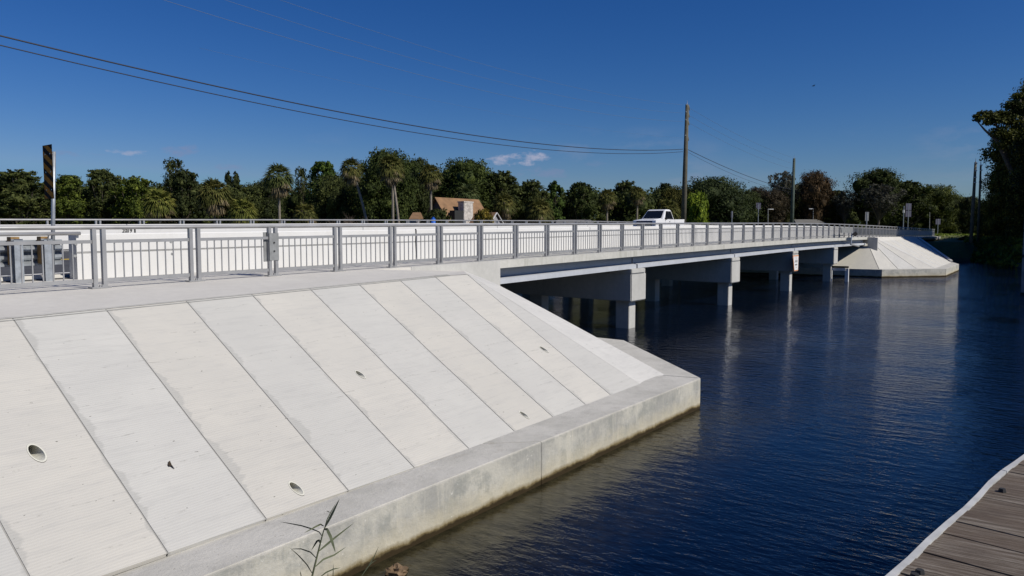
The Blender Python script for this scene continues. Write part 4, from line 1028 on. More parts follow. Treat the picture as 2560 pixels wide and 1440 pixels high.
def make_var(key, seed, H, W, base, lobes, n, mleaf, **k):
    C, N, S, cores, L_ = crown_points(seed, H, W, base, lobes, n, **k)
    if k.get('spiky'): pass
    cm = leaf_mesh('crown', C, N, S, M[mleaf], cores=[] if key.startswith('sparse') else cores)
    tb_ = MB(); branches(tb_, L_, base, rt=W * .03); tm = tb_.build('trunk', M['bark']); me = tm.data; bpy.data.objects.remove(tm); VAR[key] = (H, W, cm, me)
make_var('oak1', 1, 13, 11, 2.5, 22, 11000, 'leaf'); make_var('oak2', 2, 12, 12, 2, 26, 12000, 'leaf'); make_var('oak3', 3, 13, 9, 2, 18, 9000, 'leaf')
make_var('oak4', 4, 14, 13, 3, 30, 14000, 'leaf', lobe_r=(.12, .21)); make_var('bush', 5, 5, 6, .3, 16, 6000, 'leaf', leaf=(.12, .26))
make_var('brown1', 6, 13, 11, 2.5, 22, 9000, 'leafb'); make_var('sparse1', 8, 14, 9, 6, 18, 2600, 'moss', lobe_r=(.10, .18), leaf=(.14, .26))
make_var('cone1', 9, 9, 3.2, .8, 15, 3600, 'leaf', lobe_r=(.13, .22), squash=1.2, leaf=(.12, .24))
make_var('big1', 10, 22, 15, 2.5, 44, 30000, 'leaf', lobe_r=(.09, .17), leaf=(.11, .25)); make_var('big2', 11, 15, 13, 1.0, 34, 20000, 'leaf', lobe_r=(.11, .19))
make_var('jag1', 14, 13, 11, 2, 44, 10500, 'leaf', lobe_r=(.055, .12)); make_var('jag2', 15, 14, 10, 2, 38, 9500, 'leaf', lobe_r=(.05, .12), squash=.95)
make_var('sparseg', 12, 14, 9, 6, 16, 2400, 'leaf', lobe_r=(.09, .16), leaf=(.14, .26))

def palm_var(key, seed, h, tilt, cr=2.0, dead=46):
    g = random.Random(seed); C = Vector((tilt, 0, h))
    live = MB(); dd = MB()
    def frond(mb, az, el, ln, droop, nb=13, sp_=1.15, w=.055):
        d = Vector((math.cos(az) * math.cos(el), math.sin(az) * math.cos(el), math.sin(el)))
        side = d.cross(UP).normalized(); up_ = side.cross(d).normalized()
        hub = C + d * ln * .45 - UP * droop * .2
        mb.add([C - side * .02, C + side * .02, hub + side * .015, hub - side * .015], [(0, 1, 2, 3)])
        for k in range(nb):
            a = -sp_ + 2 * sp_ * k / (nb - 1) + g.uniform(-.06, .06); dir_ = (d * math.cos(a) + side * math.sin(a)).normalized()
            l_ = ln * .62 * (1 - .25 * abs(a) / sp_) * g.uniform(.85, 1.1); m_ = hub + dir_ * l_ * .55 - UP * droop * .25 ; e_ = hub + dir_ * l_ - UP * (droop * .8 + .12)
            wv_ = dir_.cross(up_).normalized() * w * (1 + .2 * g.random()); 
            mb.add([hub, m_ + wv_, e_, m_ - wv_], [(0, 1, 2, 3)])
    for i in range(62):
        z = 1 - 2 * (i + .5) / 62 * .72; el = math.asin(max(-1, min(1, z))) ; frond(live, i * 2.399, el, cr * g.uniform(.85, 1.08), .35 + .35 * (1 - z))
    for i in range(dead):
        el = -R(g.uniform(12, 82)); frond(dd, g.uniform(0, 6.28), el, cr * g.uniform(.75, 1.0), .75, 9, .6, .06)
    out = []
    for mb_, nm, m_ in ((live, 'crown', 'leafp'), (dd, 'dead_fronds', 'leafd')):
        o = mb_.build(nm, M[m_], fix=False); out.append(o.data); bpy.data.objects.remove(o)
    t = MB(); bend = tilt; pts = [Vector((bend * (k / 8) ** 1.6, 0, h * k / 8)) for k in range(9)]; pts[0].z = -1.0
    t.tube(pts, [.20, .18, .17, .165, .16, .155, .15, .16, .19], 8); o = t.build('trunk', M['palmbark']); out.append(o.data); bpy.data.objects.remove(o)
    VAR[key] = (h + cr * .9, cr * 2, *out)
palm_var('palm1', 21, 8.0, .0); palm_var('palm2', 22, 8.0, -2.3, 1.9, 60); palm_var('palm3', 23, 8.0, 1.1, 1.9, 60); palm_var('palmb', 24, 3.2, .2, 1.9, 34)

# leafless shrub
g_ = random.Random(5); mbb = MB()
def twig(p, d, l, r, dep):
    q = p + d * l; mbb.tube([p, p.lerp(q, .5) + Vector((g_.uniform(-.05, .05), g_.uniform(-.05, .05), 0)) * l, q], [r, r * .8, r * .6], 4, caps=False)
    if dep:
        for _ in range(3 if dep > 1 else 4):
            nd_ = (d + Vector((g_.gauss(0, .5), g_.gauss(0, .5), g_.gauss(.1, .3)))).normalized(); twig(q.lerp(p, g_.uniform(0, .5)), nd_, l * g_.uniform(.55, .85), r * .55, dep - 1)
for k in range(9): twig(Vector((g_.uniform(-1, 1), g_.uniform(-1, 1), 0)), Vector((g_.gauss(0, .5), g_.gauss(0, .5), 1)).normalized(), 1.7, .05, 4)
M['twig'] = m_simple('bare_grey_twigs', (.22, .17, .13), .9, 0, .3, 2)
o = mbb.build('branches', M['twig'], fix=False); bare_me = o.data; bpy.data.objects.remove(o)

def place(key, px, yt, D, wpx, label, cat='tree', color=(1, 1, 1, 1), gz=1.3, group='trees along the far bank', name=None, rot=None):
    v = VAR[key]; P = at_d(px, 600, D); zt = at_d(px, yt, D).z; H_ = zt - gz
    isp = key.startswith('palm'); nm = name or ('palm_tree' if isp else 'broadleaf_tree')
    rt = root(nm, (P.x, P.y, gz), label, cat, group)
    sz_ = H_ / v[0]; sw = wpx * D / F / v[1] if wpx else sz_
    rt.rotation_euler = (0, 0, rot if rot is not None else random.uniform(0, 6.28))
    if isp:
        # trunk stretches to the height, the crown keeps its own size
        h0 = v[0] - v[1] * .45; sw = wpx * D / F / v[1]; hz = (H_ - v[1] * .45 * sw) / h0
        for me_, nm2 in ((v[4], 'trunk'), (v[2], 'crown'), (v[3], 'dead_fronds')):
            c = bpy.data.objects.new(nm2, me_); COL.objects.link(c); c.parent = rt; c.color = color if nm2 == 'crown' else (1, 1, 1, 1)
            if nm2 == 'trunk': c.scale = (1, 1, hz)
            else: tl_ = {'palm1': 0, 'palm2': -2.3, 'palm3': 1.1, 'palmb': .2}[key]; c.scale = (sw, sw, sw); c.location = (tl_ * (1 - sw), 0, h0 * (hz - sw))
    else:
        for me_, nm2 in ((v[3], 'trunk'), (v[2], 'crown')):
            c = bpy.data.objects.new(nm2, me_); COL.objects.link(c); c.parent = rt; c.scale = (sw, sw, sz_); c.color = color if nm2 == 'crown' else (1, 1, 1, 1)
    return rt
K = lambda a, b=None, c=None: (a, b if b is not None else a, c if c is not None else a, 1)
G1 = K(1, 1, 1); GD = K(.72, .75, .85); GB = (1.5, 1.6, .9, 1); GY_ = (1.8, 1.5, .9, 1); GO = (1.3, 1.05, .8, 1)
place('jag1', 55, 425, 108, 210, 'rounded dark green tree at the left edge behind the striped marker sign', color=G1)
place('oak3', -50, 440, 108, 160, 'dark green tree cut by the left edge of the photo', color=GD)
place('jag2', 175, 438, 112, 130, 'green tree just right of the striped marker sign', color=GB)
place('jag2', 262, 424, 114, 130, 'ragged topped green tree second to the right of the striped marker sign', color=G1)
place('jag1', 345, 441, 112, 140, 'yellowish green tree left of the sparse crowned tree', color=GB)
place('palmb', 404, 462, 100, 92, 'short palm with dead brown skirt at the foot of the sparse tree', color=GY_)
place('sparseg', 442, 398, 118, 80, 'thin sparse crowned tree poking above its neighbours at left', color=K(.9))
place('jag1', 465, 424, 113, 130, 'dense dark tree below the sparse crowned one', color=GD)
place('palm1', 538, 434, 106, 100, 'low palm between the dense dark tree and two tiny spires', color=GO)
place('cone1', 575, 432, 130, 26, 'narrow spire shaped conifer, left of a twin pair', cat='conifer', name='conifer_tree', color=GD)
place('cone1', 594, 433, 130, 26, 'narrow spire shaped conifer, right of a twin pair', cat='conifer', name='conifer_tree', color=GD)
place('oak3', 600, 462, 112, 120, 'low dark green tree under the two narrow spires', color=G1)
place('palmb', 612, 488, 98, 85, 'bushy short palm low behind the railing left of the single tall palm', color=GY_)
place('palm1', 700, 398, 100, 92, 'full headed palm standing alone with a pale straight trunk', color=K(1.1, 1.05, .9), rot=0)
place('oak4', 668, 452, 116, 110, 'dark tree directly behind the lone full headed palm', color=GD)
place('sparseg', 757, 420, 122, 50, 'wispy twig of a tree leaning right of the lone palm', color=K(.8))
place('jag2', 810, 404, 116, 110, 'tall bright green tree between the lone palm and the palm group', color=(1.15, 1.5, .95, 1))
place('oak2', 850, 440, 114, 130, 'lower round green tree behind the bare twiggy bush', color=G1)
place('palmb', 760, 500, 98, 70, 'short scruffy palm right of the lone palm trunk', color=GO)
place('oak4', 968, 378, 108, 170, 'huge dark oak rising behind the three tall palms', color=K(.85, .95, .8))
place('palm2', 926, 388, 98, 68, 'tall palm leaning left with a curved thin trunk, first of the palm group', rot=R(-55), color=GO)
place('palm1', 983, 388, 98, 58, 'tall palm with straight thin trunk, hidden head behind its neighbour', rot=0, color=GO)
place('palm3', 1001, 378, 96, 80, 'tall palm with trunk slanting outward to the right at its foot', rot=R(125), color=GO)
place('oak3', 1045, 398, 112, 90, 'dark tree between the palm group and the palm by the brown roof', color=GD)
place('palm1', 1078, 402, 100, 70, 'tall palm with a drooping shaggy head left of the brown roof', rot=0, color=GO)
place('oak4', 1165, 402, 122, 190, 'broad dark tree rising right behind the brown roofed house', color=K(.9, 1, .8))
place('jag1', 1255, 428, 122, 160, 'broad green tree sloping down to the right of the brown roof', color=G1)
place('palmb', 1165, 452, 112, 80, 'dense palm head right above the brown roof', color=G1)
place('jag1', 1330, 450, 122, 110, 'medium green tree with palms at its foot, right of the house', color=G1)
place('palmb', 1262, 475, 108, 70, 'short palm left of the tree right of the house', color=GO)
place('palmb', 1350, 488, 108, 80, 'drooping short palm midway between the house and the truck', color=GO)
place('cone1', 1386, 456, 118, 52, 'spiky topped conifer midway between house and truck', cat='conifer', name='conifer_tree', color=(1.1, 1.4, 1, 1))
place('jag2', 1452, 456, 124, 90, 'open crowned grey green tree left of the shaggy palm', color=K(.9, 1, .95))
place('palm1', 1517, 466, 120, 56, 'palm with a thin bare trunk left of the white pickup truck', rot=0, color=GO)
place('jag1', 1565, 452, 132, 110, 'broad dark green tree behind the palms above the truck hood', color=G1)
place('palm1', 1592, 460, 122, 50, 'palm with a slanting pale trunk just above the truck hood', rot=0, color=GO)
place('jag2', 1660, 458, 134, 70, 'small tufted tree directly above the truck cab', color=GD)
place('oak1', 1690, 470, 130, 90, 'rounded olive tree above the truck bed', color=GO)
place('palmb', 1672, 490, 108, 75, 'brown skirted palm above the truck roof', color=GO)
place('bush', 1738, 487, 112, 70, 'bright yellow green bush at the foot of the tall utility pole', cat='bush', name='bush', color=(3.0, 3.3, 1.2, 1))
place('oak2', 1778, 447, 130, 175, 'very dark dome shaped tree right of the tall utility pole', color=K(.6, .7, .8))
place('oak1', 1855, 478, 150, 110, 'low dark tree under the sagging cable', color=K(.75, .8, .8), gz=2.4)
place('brown1', 1890, 470, 155, 60, 'small brownish tree left of the grey topped trees', color=G1, gz=2.4)
place('brown1', 1925, 478, 150, 95, 'dull brown tree below the grey topped tree', color=K(.7), gz=2.4)
place('sparse1', 1955, 430, 158, 85, 'grey half bare tree left of the greenish utility pole', color=G1, gz=2.4)
place('oak4', 1958, 455, 160, 90, 'dark tree mass behind the grey half bare tree', color=K(.7), gz=2.4)
place('brown1', 2033, 431, 152, 85, 'rusty brown tree right of the greenish utility pole', color=(1.15, .95, .8, 1), gz=2.4)
place('oak3', 2008, 455, 160, 60, 'dark narrow tree right behind the greenish pole', color=K(.7), gz=2.4)
place('jag2', 2085, 476, 156, 80, 'low dark tree between the rusty tree and the tall dark oak', color=K(.7), gz=2.4)
place('sparse1', 2110, 478, 150, 60, 'pale twiggy tree at the foot of the tall dark oak', color=K(.8), gz=2.4)
place('oak4', 2192, 424, 150, 135, 'tall dark oak right of the rusty brown tree', color=K(.68, .75, .6), gz=2.4)
place('sparse1', 2195, 462, 142, 120, 'grey twiggy tree hanging in front of the tall dark oak', color=K(.6), gz=2.4)
place('jag1', 2262, 452, 150, 140, 'broad dark tree right of the tall dark oak', color=K(.75, .8, .6), gz=2.4)
place('oak1', 2330, 466, 155, 120, 'olive green tree above the far railing end', color=(1.1, 1.1, .8, 1), gz=2.4)
place('oak3', 2368, 486, 160, 90, 'lighter olive tree standing over the sunlit grass', color=(1.3, 1.25, .8, 1), gz=2.4)
place('oak2', 2405, 498, 180, 80, 'low distant tree left of the dark utility pole', color=K(.8), gz=2.4)
place('oak3', 2420, 492, 140, 60, 'small dark tree at the foot of the dark utility pole', color=K(.6), gz=2.4)
RG = 'big trees on the right bank'
for tx, ty_, th in ((101.5, -6, 19), (107, -7, 21), (113, -3, 17)):
    rt = root('broadleaf_tree', (tx, ty_, 1.2), 'tall dark tree on the right bank just outside the photo, shading the far slope', 'tree', 'trees outside the right edge')
    v = VAR['big2']
    for me_, nm2 in ((v[3], 'trunk'), (v[2], 'crown')):
        c = bpy.data.objects.new(nm2, me_); COL.objects.link(c); c.parent = rt; c.scale = (1.05, 1.05, th / 15); c.color = K(.6)
place('big1', 2600, 205, 100, 262, 'tallest dark tree at the right edge of the photo', color=(1.5, 1.3, .85, 1), gz=1.6, group=RG, rot=1.0)
place('big2', 2528, 400, 106, 140, 'dense dark tree under the tallest one, right of the poles', color=(1.9, 1.5, .75, 1), gz=1.6, group=RG)
place('big2', 2600, 380, 96, 220, 'shaded tree beside the grey piling at the right edge', color=(1.6, 1.3, .75, 1), gz=1.2, group=RG)
place('oak2', 2478, 500, 112, 80, 'small dark tree at the foot of the twin utility poles', color=K(.9, .9, .7), gz=1.6, group=RG)
place('palmb', 2455, 590, 108, 50, 'low palmetto glinting in the shade on the right bank', color=GO, gz=1.2, group='bushes on the right bank')
place('palmb', 2490, 600, 104, 48, 'palmetto nearer the water on the right bank', color=GO, gz=.9, group='bushes on the right bank')
place('bush', 2430, 590, 112, 70, 'dark bush at the waterline next to the concrete toe', cat='bush', name='bush', color=K(.6), gz=.8, group='bushes on the right bank')
place('bush', 2520, 598, 104, 90, 'dark bush overhanging the water left of the grey piling', cat='bush', name='bush', color=K(.7), gz=.4, group='bushes on the right bank')
place('bush', 1207, 527, 89, 58, 'rust tinged bush in front of the pale stone chimney', cat='bush', name='bush', color=(2.6, 1.7, 1, 1))
place('bush', 1090, 527, 95, 80, 'dark bush in front of the steep house gable', cat='bush', name='bush', color=K(.8))
# the large limb that reaches out to the left of the biggest tree
lr = root('overhanging_limb', (0, 0, 0)); COL.objects.unlink(lr); bpy.data.objects.remove(lr)
bt = [o for o in COL.objects if o.get('label', '').startswith('tallest dark tree')][0]
Dl = 98; c0 = at_d(2505, 400, Dl); pts = [at_d(2530, 430, Dl), at_d(2492, 352, Dl), at_d(2462, 325, Dl), at_d(2440, 300, Dl)]
lm = MB().tube(pts, [.28, .2, .12, .05], 7)
lm.tube([at_d(2520, 400, Dl), at_d(2490, 310, Dl), at_d(2470, 278, Dl)], [.22, .13, .05], 6); lm.tube([at_d(2560, 330, Dl), at_d(2550, 250, Dl), at_d(2548, 235, Dl)], [.2, .12, .05], 6)
def nest(o, par):
    par_m = Matrix.Translation(par.location) @ par.rotation_euler.to_matrix().to_4x4(); o.parent = par; o.matrix_parent_inverse = par_m.inverted(); return o
nest(lm.build('limb', M['bark']), bt)
Cs, Ns, Ss = [], [], []
for px, py, r in ((2448, 296, .75), (2462, 284, .8), (2478, 290, 1.0), (2440, 290, .45), (2495, 300, 1.2), (2510, 285, 1.1), (2500, 330, 1.3), (2525, 300, 1.4), (2520, 340, 1.5), (2530, 262, .9), (2545, 240, .7), (2505, 362, 1.1), (2470, 305, .7), (2550, 270, 1.3), (2535, 380, 1.4), (2497, 262 + 20, .5)):
    c = np.array(at_d(px, py, Dl)); m_ = int(300 * r * r) + 60; u = rng.normal(size=(m_, 3)); u /= np.linalg.norm(u, axis=1, keepdims=True)
    Cs.append(c + u * r * rng.uniform(.2, 1.1, (m_, 1)) * np.array([1, 1, .6])); Ns.append(u * .5 + rng.normal(size=(m_, 3)) * .6 + np.array([0, 0, .4])); Ss.append(rng.uniform(.1, .24, m_))
lo = bpy.data.objects.new('limb_foliage', leaf_mesh('limb_foliage', np.concatenate(Cs), np.concatenate(Ns), np.concatenate(Ss), M['leaf'])); COL.objects.link(lo); lo.color = (1.2, 1.1, .8, 1); nest(lo, bt)
# bare shrub
P = at_d(858, 600, 94)
for px, D, s, lb in ((858, 94, 1.15, 'leafless grey pink bush left of the palm group'), (905, 96, .8, 'smaller leafless bush just left of the leaning palm trunk')):
    P = at_d(px, 600, D); rt = root('bare_bush', (P.x, P.y, 1.3), lb, 'bush', 'bare bushes'); c = bpy.data.objects.new('branches', bare_me); COL.objects.link(c); c.parent = rt; c.scale = (s, s, s)

# far-off wood that closes the gaps behind the single trees
Cs, Ns, Ss, cores = [], [], [], []
sky = [(-150, 454), (60, 448), (200, 452), (400, 460), (600, 466), (760, 462), (900, 446), (1050, 438), (1200, 432), (1320, 460), (1450, 473), (1600, 472), (1760, 478), (1900, 492), (2080, 498), (2200, 478), (2330, 498), (2440, 515)]
sx, sy = [a for a, _ in sky], [b for _, b in sky]
for k in range(150):
    px = -150 + 2600 * k / 149 + random.uniform(-8, 8); D = (126 if px < 1700 else 172) + random.uniform(0, 12)
    yt = float(np.interp(px, sx, sy)) + random.uniform(-4, 18); zt = at_d(px, yt, D).z
    for lv in range(3):
        r = random.uniform(2.2, 3.2); zc = max(1.5, zt - r * .8 - lv * 3.4); c = at_d(px + random.uniform(-12, 12), 600, D - lv * 1.5); c = np.array([c.x, c.y, zc])
        cores.append((c, (r * .62, r * .62, r * .55))); m_ = 300; u = rng.normal(size=(m_, 3)); u /= np.linalg.norm(u, axis=1, keepdims=True)
        Cs.append(c + u * r * rng.uniform(.75, 1.12, (m_, 1)) * np.array([1, 1, .85])); Ns.append(u * .8 + rng.normal(size=(m_, 3)) * .45); Ss.append(rng.uniform(.15, .34, m_))
wo = bpy.data.objects.new('woodland', leaf_mesh('woodland', np.concatenate(Cs), np.concatenate(Ns), np.concatenate(Ss), M['leaf'], cores=cores)); COL.objects.link(wo); wo.color = K(.8, .85, .75)
tag(wo, 'dense dark woodland filling the gaps behind the single trees', 'woodland', kind='stuff')
# grass patch at the far right and undergrowth on the bank
C = np.array([[x, y, 2.58] for x, y in zip(rng.uniform(133, 200, 9000), rng.uniform(9, 24, 9000))]); C[:, 2] = [ground_z(x, y) + .06 for x, y, _ in C]
gm = bpy.data.objects.new('grass', leaf_mesh('grass', C, rng.normal(size=(9000, 3)) * .4 + np.array([0, 0, .6]), rng.uniform(.1, .25, 9000), M['grass'])); COL.objects.link(gm); tag(gm, 'sunlit yellow green grass at the far end of the railing', 'grass', kind='stuff')
X_ = rng.uniform(100, 135, 7000); Yq = (X_ - 112) / 2.9 + 7 + rng.uniform(-9, .2, 7000); k_ = Yq < 8.5; X_ = X_[k_]; Yq = Yq[k_]
C = np.array([[x, y, max(0, ground_z(x, y)) + rng.uniform(0, .5)] for x, y in zip(X_, Yq)])
um = bpy.data.objects.new('undergrowth', leaf_mesh('undergrowth', C, rng.normal(size=C.shape), rng.uniform(.15, .4, len(C)), M['leaf'])); COL.objects.link(um); um.color = (2.2, 2.0, .9, 1); tag(um, 'low dark undergrowth along the right bank waterline', 'undergrowth', kind='stuff')

# ---------------------------------------------------------------- reed in front of the toe wall
def rp(x, y, D=6.3): return at_d(700 + x / 5.5375, 1180 + y / 5.5375, D)
rd = root('reed', at_d(778, 1520, 6.3), 'single tall reed with long bent leaves rising in front of the toe wall', 'reed')
st = [rp(430, 1520), rp(455, 1400), rp(500, 1220), rp(545, 1040), rp(580, 900), rp(618, 765)]
s_low = at_d(775, 1500, 6.3); s_low.z = -.3
part(MB().tube([s_low] + st, [.010, .009, .0085, .008, .007, .006, .004], 6), 'stem', M['reed'], rd)
def blade(pts, w, Dz=0):
    mb = MB(); P = [rp(x, y, 6.3 + Dz * i) for i, (x, y) in enumerate(pts)]; n = len(P)
    # refine
    Q = []
    for i in range(n - 1):
        for k in range(4): Q.append(P[i].lerp(P[i + 1], k / 4))
    Q.append(P[-1]); n = len(Q)
    for i, p in enumerate(Q):
        d = (Q[min(i + 1, n - 1)] - Q[max(i - 1, 0)]).normalized(); s = d.cross(FW).normalized(); t = i / (n - 1); ww = .72 * w * math.sin(math.pi * min(1, .12 + .88 * t)) ** .7 * (1 if t < .98 else .2)
        mb.v += [tuple(p - s * ww), tuple(p + s * ww + FW * ww * .5)]
    mb.f = [(2 * i, 2 * i + 1, 2 * i + 3, 2 * i + 2) for i in range(n - 1)]
    part(mb, 'leaf', M['reed'], rd, fix=False)
blade([(618, 765), (650, 660), (700, 560), (775, 430)], .006, .01); blade([(620, 765), (690, 640), (750, 520), (825, 370)], .014, -.02); blade([(690, 560), (660, 545), (640, 538)], .005)
blade([(605, 750), (560, 725), (480, 765), (330, 848)], .011, -.03); blade([(582, 890), (540, 830), (430, 785), (300, 745), (120, 710), (0, 690)], .009, .03)
blade([(612, 795), (650, 795), (700, 900), (735, 1010), (768, 1115)], .017, -.04); blade([(540, 1095), (640, 1010), (760, 910), (1030, 700)], .012, .02)
blade([(556, 990), (545, 945), (510, 960), (430, 1090)], .013, .02); blade([(505, 1195), (420, 1110), (290, 1065), (150, 1065)], .009, .02)
blade([(455, 1420), (370, 1280), (260, 1160), (130, 1042)], .008, -.03); blade([(490, 1310), (600, 1210), (750, 1150), (920, 1035)], .010, .03)
rd2 = root('reed', at_d(820, 1520, 6.3), 'cluster of short thin reed blades low at the bottom edge right of the tall reed', 'reed')
_rd = rd; rd = rd2
blade([(560, 1450), (640, 1390), (740, 1345), (845, 1322)], .008); blade([(730, 1500), (735, 1400), (738, 1265)], .005); blade([(300, 1500), (290, 1430), (277, 1365)], .006)
blade([(1130, 1440), (1220, 1310), (1300, 1180), (1370, 1020)], .006, .01); blade([(1200, 1330), (1270, 1260), (1340, 1212)], .005); blade([(660, 1500), (662, 1440), (664, 1390)], .004)
blade([(480, 1620), (520, 1520), (560, 1450)], .006); blade([(1050, 1560), (1090, 1500), (1130, 1440)], .005)
rd = _rd

# rock at the bottom
P = at_z(985, 1432, .02); bm = bmesh.new(); bmesh.ops.create_icosphere(bm, subdivisions=3, radius=1)
g_ = random.Random(3)
for v in bm.verts:
    n_ = .22 * math.sin(v.co.x * 4 + 1) * math.cos(v.co.y * 5) + .14 * math.sin(v.co.z * 9 + v.co.x * 7) + g_.uniform(-.04, .04)
    v.co = v.co * (1 + n_); v.co = Vector((v.co.x * .16, v.co.y * .11, v.co.z * .085))
me = bpy.data.meshes.new('rock'); bm.to_mesh(me); bm.free(); me.materials.append(M['rock']); o = bpy.data.objects.new('rock', me); COL.objects.link(o); o.location = P + Vector((.05, 0, -.01)); o.rotation_euler = (0, .2, .4)
tag(o, 'small brown rock breaking the water beside the toe wall', 'rock')

# ---------------------------------------------------------------- dock in the corner
DZ = 2.3
dk = root('wooden_dock', (6, -.6, 0), 'weathered plank dock with a white edge strip in the lower right corner', 'dock')
E0 = at_z(2560, 1150, DZ); E1_ = at_z(2230, 1440, DZ); ed = (E0 - E1_); ed.z = 0; ed.normalize(); en = Vector((ed.y, -ed.x, 0))  # en points away from the water
if en.y > 0: en = -en
s0_ = E1_ - ed * 7; planks = MB(); g_ = random.Random(9); t = 0; pitch_ = .114
n_pl = int(24 / pitch_)
for k in range(n_pl):
    a = s0_ + ed * (k * pitch_ + .004); b = s0_ + ed * ((k + 1) * pitch_ - .005 - g_.uniform(0, .003)); z1 = DZ + g_.uniform(-.006, .004); o1 = g_.uniform(.0, .018); z0 = z1 - .038
    c = [a + en * (-.014 + o1 * .3), b + en * (-.014 + o1 * .3), b + en * 2.5, a + en * 2.5]
    planks.hexa([(p.x, p.y, z0) for p in c] + [(p.x, p.y, z1 + .003 * ((i_q % 3) - 1)) for i_q, p in enumerate(c)])
part(planks, 'decking', M['planks'], dk)
segE = MB(); L_t = 24; a = 0; lens = [2.3, 2.35, 1.95, 2.6, 2.2, 2.4, 2.3, 2.4, 2.5]
for ln in lens:
    n = 8; pts = []
    for k in range(n + 1):
        s_ = a + .006 + (ln - .012) * k / n; wv = .012 * math.sin(s_ * 1.9) + .008 * math.sin(s_ * 4.7); pts.append(s0_ + ed * s_ + en * (-.025 + wv))
    o = len(segE.v)
    for p in pts:
        for dw, dz in ((-.008, -.10), (.024, -.10), (.024, .006), (-.006, .009)): q_ = p + en * dw; segE.v.append((q_.x, q_.y, p.z + dz))
    for k in range(n):
        for j in range(4): segE.f.append((o + 4 * k + j, o + 4 * k + (j + 1) % 4, o + 4 * k + 4 + (j + 1) % 4, o + 4 * k + 4 + j))
    segE.f += [(o, o + 1, o + 2, o + 3), (o + 4 * n + 3, o + 4 * n + 2, o + 4 * n + 1, o + 4 * n)]
    a += ln
part(segE, 'edge_strip', M['edge'], dk)
st_ = MB()
for off in (.12, 1.2, 2.35):
    a = s0_ + en * off; b = a + ed * 24; st_.bar(Vector((a.x, a.y, DZ - .17)), Vector((b.x, b.y, DZ - .17)), .06, .24)
part(st_, 'stringer', M['timber'], dk)
for k in range(7):
    for off in (.45, 2.1):
        p = s0_ + ed * (1 + 3.4 * k) + en * off; part(MB().tube([(p.x, p.y, -1.5), (p.x, p.y, DZ - .1)], .13, 12), 'pile', M['piling'], dk, smooth=True)
for px, py in ((2492, 1222), (2270, 1434), (2283, 1424)):
    p = at_z(px, py, DZ + .01); p = p + en * .03; part(MB().tube([(p.x, p.y, DZ - .01), (p.x, p.y, DZ + .02)], [.026, .018], 7), 'bolt', M['dark'], dk)
Dp = 47.3; P = at_d(2561, 737, Dp); zt = at_d(2555, 522, Dp).z
dp = root('dock_piling', (P.x, P.y, 0), 'tall grey square piling standing in the water at the right edge', 'piling')
part(MB().box(P.x - .2, P.x + .2, P.y - .2, P.y + .2, -1.5, zt), 'shaft', M['piling'], dp, bevel=.02)
for yy in (576, 640): zz = at_d(2555, yy, Dp).z; part(MB().box(P.x - .215, P.x + .215, P.y - .215, P.y + .215, zz - .09, zz + .09), 'band', M['dark'], dp)
part(MB().box(P.x - .208, P.x + .208, P.y - .208, P.y + .208, -1.0, .16), 'waterline_growth', M['algae'], dp)

# bird
P = at_d(2033, 215, 70); bd_ = root('bird', P, 'tiny dark bird gliding in the empty sky above the far bridge end', 'bird')
m2 = MB(); m2.tube([P - RT * .14, P, P + RT * .13], [.01, .035, .015], 6)
m2.add([P, P + RT * .05, P + RT * .02 + UP * .10 + FW * .28, P - RT * .05 + UP * .06 + FW * .14], [(0, 1, 2, 3)]); m2.add([P, P + RT * .05, P + RT * .1 + UP * .07 - FW * .26, P + UP * .08 - FW * .14], [(0, 1, 2, 3)])
part(m2, 'body', M['ink'], bd_, fix=False)

# ---------------------------------------------------------------- light
SUN_EL, SUN_AZ = R(41), R(9)     # azimuth measured from -Y towards +X
sv = Vector((math.sin(SUN_AZ) * math.cos(SUN_EL), -math.cos(SUN_AZ) * math.cos(SUN_EL), math.sin(SUN_EL)))
sl = bpy.data.lights.new('sun', 'SUN'); sl.energy = 4.3; sl.angle = R(.53); sl.color = (1, .95, .86)
so = bpy.data.objects.new('sun', sl); COL.objects.link(so); so.rotation_euler = sv.to_track_quat('Z', 'Y').to_euler()
wd = bpy.data.worlds.new('World'); scene.world = wd; wd.use_nodes = True; nt = wd.node_tree; nt.nodes.clear()
out = nt.nodes.new('ShaderNodeOutputWorld'); bg = nt.nodes.new('ShaderNodeBackground'); bg.inputs[1].default_value = .10
sk = nt.nodes.new('ShaderNodeTexSky'); sk.sky_type = 'NISHITA'; sk.sun_disc = False; sk.sun_elevation = SUN_EL
sk.sun_rotation = math.atan2(sv.x, sv.y); sk.altitude = 0; sk.air_density = 1.0; sk.dust_density = .35; sk.ozone_density = 3.0
hs_ = nt.nodes.new('ShaderNodeHueSaturation'); hs_.inputs['Saturation'].default_value = 1.22; hs_.inputs['Value'].default_value = .80; hs_.inputs['Hue'].default_value = .512
L(nt, sk.outputs[0], hs_.inputs['Color'])
sr = nt.nodes.new('ShaderNodeSeparateColor'); L(nt, hs_.outputs[0], sr.inputs[0]); cc_ = nt.nodes.new('ShaderNodeCombineColor')
for i_, (ga, gp) in enumerate(((.734, 1.44), (.638, 1.10), (.882, 1.07))):
    L(nt, math_(nt, 'MINIMUM', math_(nt, 'MULTIPLY', math_(nt, 'POWER', math_(nt, 'MULTIPLY', sr.outputs[i_], .1), gp), ga * 10), (1.7, 3.2, 5.6)[i_]), cc_.inputs[i_])
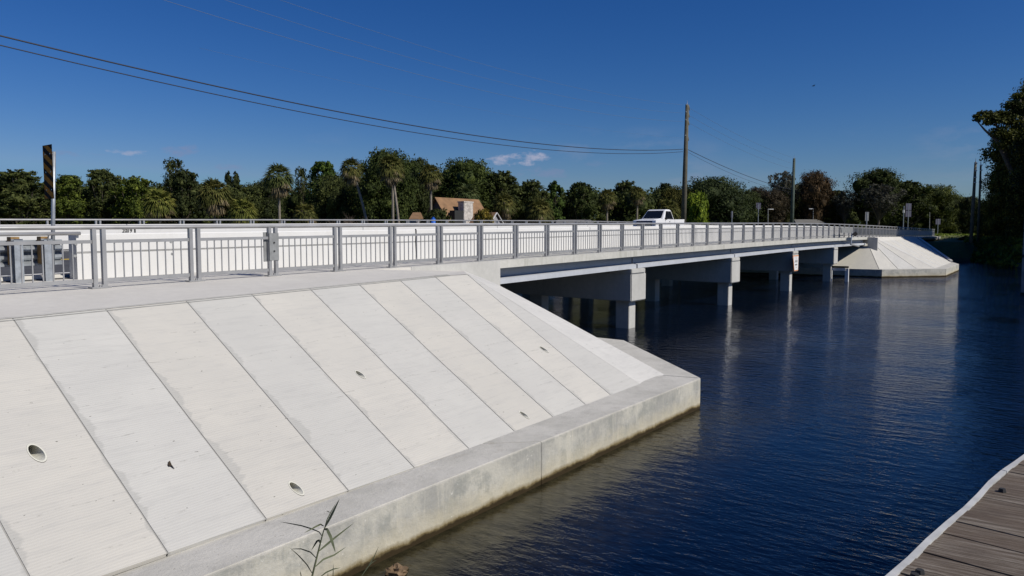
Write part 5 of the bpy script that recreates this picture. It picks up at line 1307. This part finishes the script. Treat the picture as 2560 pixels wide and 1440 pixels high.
# thin low clouds, kept close to the horizon
tc = nt.nodes.new('ShaderNodeTexCoord').outputs['Generated']
x, y, z = sep(nt, tc)
cn = noise(nt, mapp(nt, tc, loc=(3.1, .7, 0), sc=(1, 1, 3.2)), 9.0, 7, .62); big = noise(nt, mapp(nt, tc, loc=(1.3, 2.2, 0), sc=(1, 1, 2)), 3.0, 3)
band = math_(nt, 'MULTIPLY', rng_(nt, z, .035, .07), rng_(nt, z, .105, .135, 1, 0))
cm_ = math_(nt, 'MULTIPLY', math_(nt, 'MULTIPLY', rng_(nt, cn, .52, .75), band), rng_(nt, big, .45, .62))
def puff(px, py, ax, ay, pw):
    d = ray(px, py).normalized(); dx = math_(nt, 'SUBTRACT', x, d.x); dy = math_(nt, 'SUBTRACT', y, d.y); dz = math_(nt, 'SUBTRACT', z, d.z)
    u = math_(nt, 'ADD', math_(nt, 'MULTIPLY', dx, RT.x / ax), math_(nt, 'MULTIPLY', dy, RT.y / ax)); v = math_(nt, 'DIVIDE', dz, ay)
    r2 = math_(nt, 'ADD', math_(nt, 'MULTIPLY', u, u), math_(nt, 'MULTIPLY', v, v))
    nn_ = noise(nt, mapp(nt, tc, sc=(1, 1, 2.4)), 34, 7, .62)
    f = math_(nt, 'SUBTRACT', math_(nt, 'SUBTRACT', 1.0, r2), math_(nt, 'MULTIPLY', math_(nt, 'SUBTRACT', nn_, .38), 4.2))
    front = rng_(nt, math_(nt, 'ADD', math_(nt, 'MULTIPLY', x, d.x), math_(nt, 'MULTIPLY', y, d.y)), .2, .4)
    return math_(nt, 'MULTIPLY', math_(nt, 'MULTIPLY', rng_(nt, f, 0, .7), pw), front)
col = mix(nt, math_(nt, 'MULTIPLY', cm_, .30), cc_.outputs[0], (3.6, 3.6, 4.4))
for a in ((1268, 403, .030, .0085, .75), (1320, 396, .034, .0105, .8), (1355, 432, .045, .010, .42), (320, 380, .028, .006, .55), (450, 375, .026, .010, .5), (205, 384, .035, .006, .4), (590, 418, .03, .005, .35), (1480, 410, .03, .006, .2), (1800, 440, .05, .008, .18)):
    col = mix(nt, puff(*a), col, (3.9, 4.1, 5.4) if a[4] > .5 else (2.1, 2.5, 4.1))
L(nt, col, bg.inputs[0]); L(nt, bg.outputs[0], out.inputs[0])

scene.view_settings.view_transform = 'Standard'; scene.view_settings.look = 'None'; scene.view_settings.gamma = 1; scene.view_settings.exposure = 0
scene.cycles.max_bounces = 6; scene.cycles.diffuse_bounces = 1; scene.cycles.transparent_max_bounces = 4
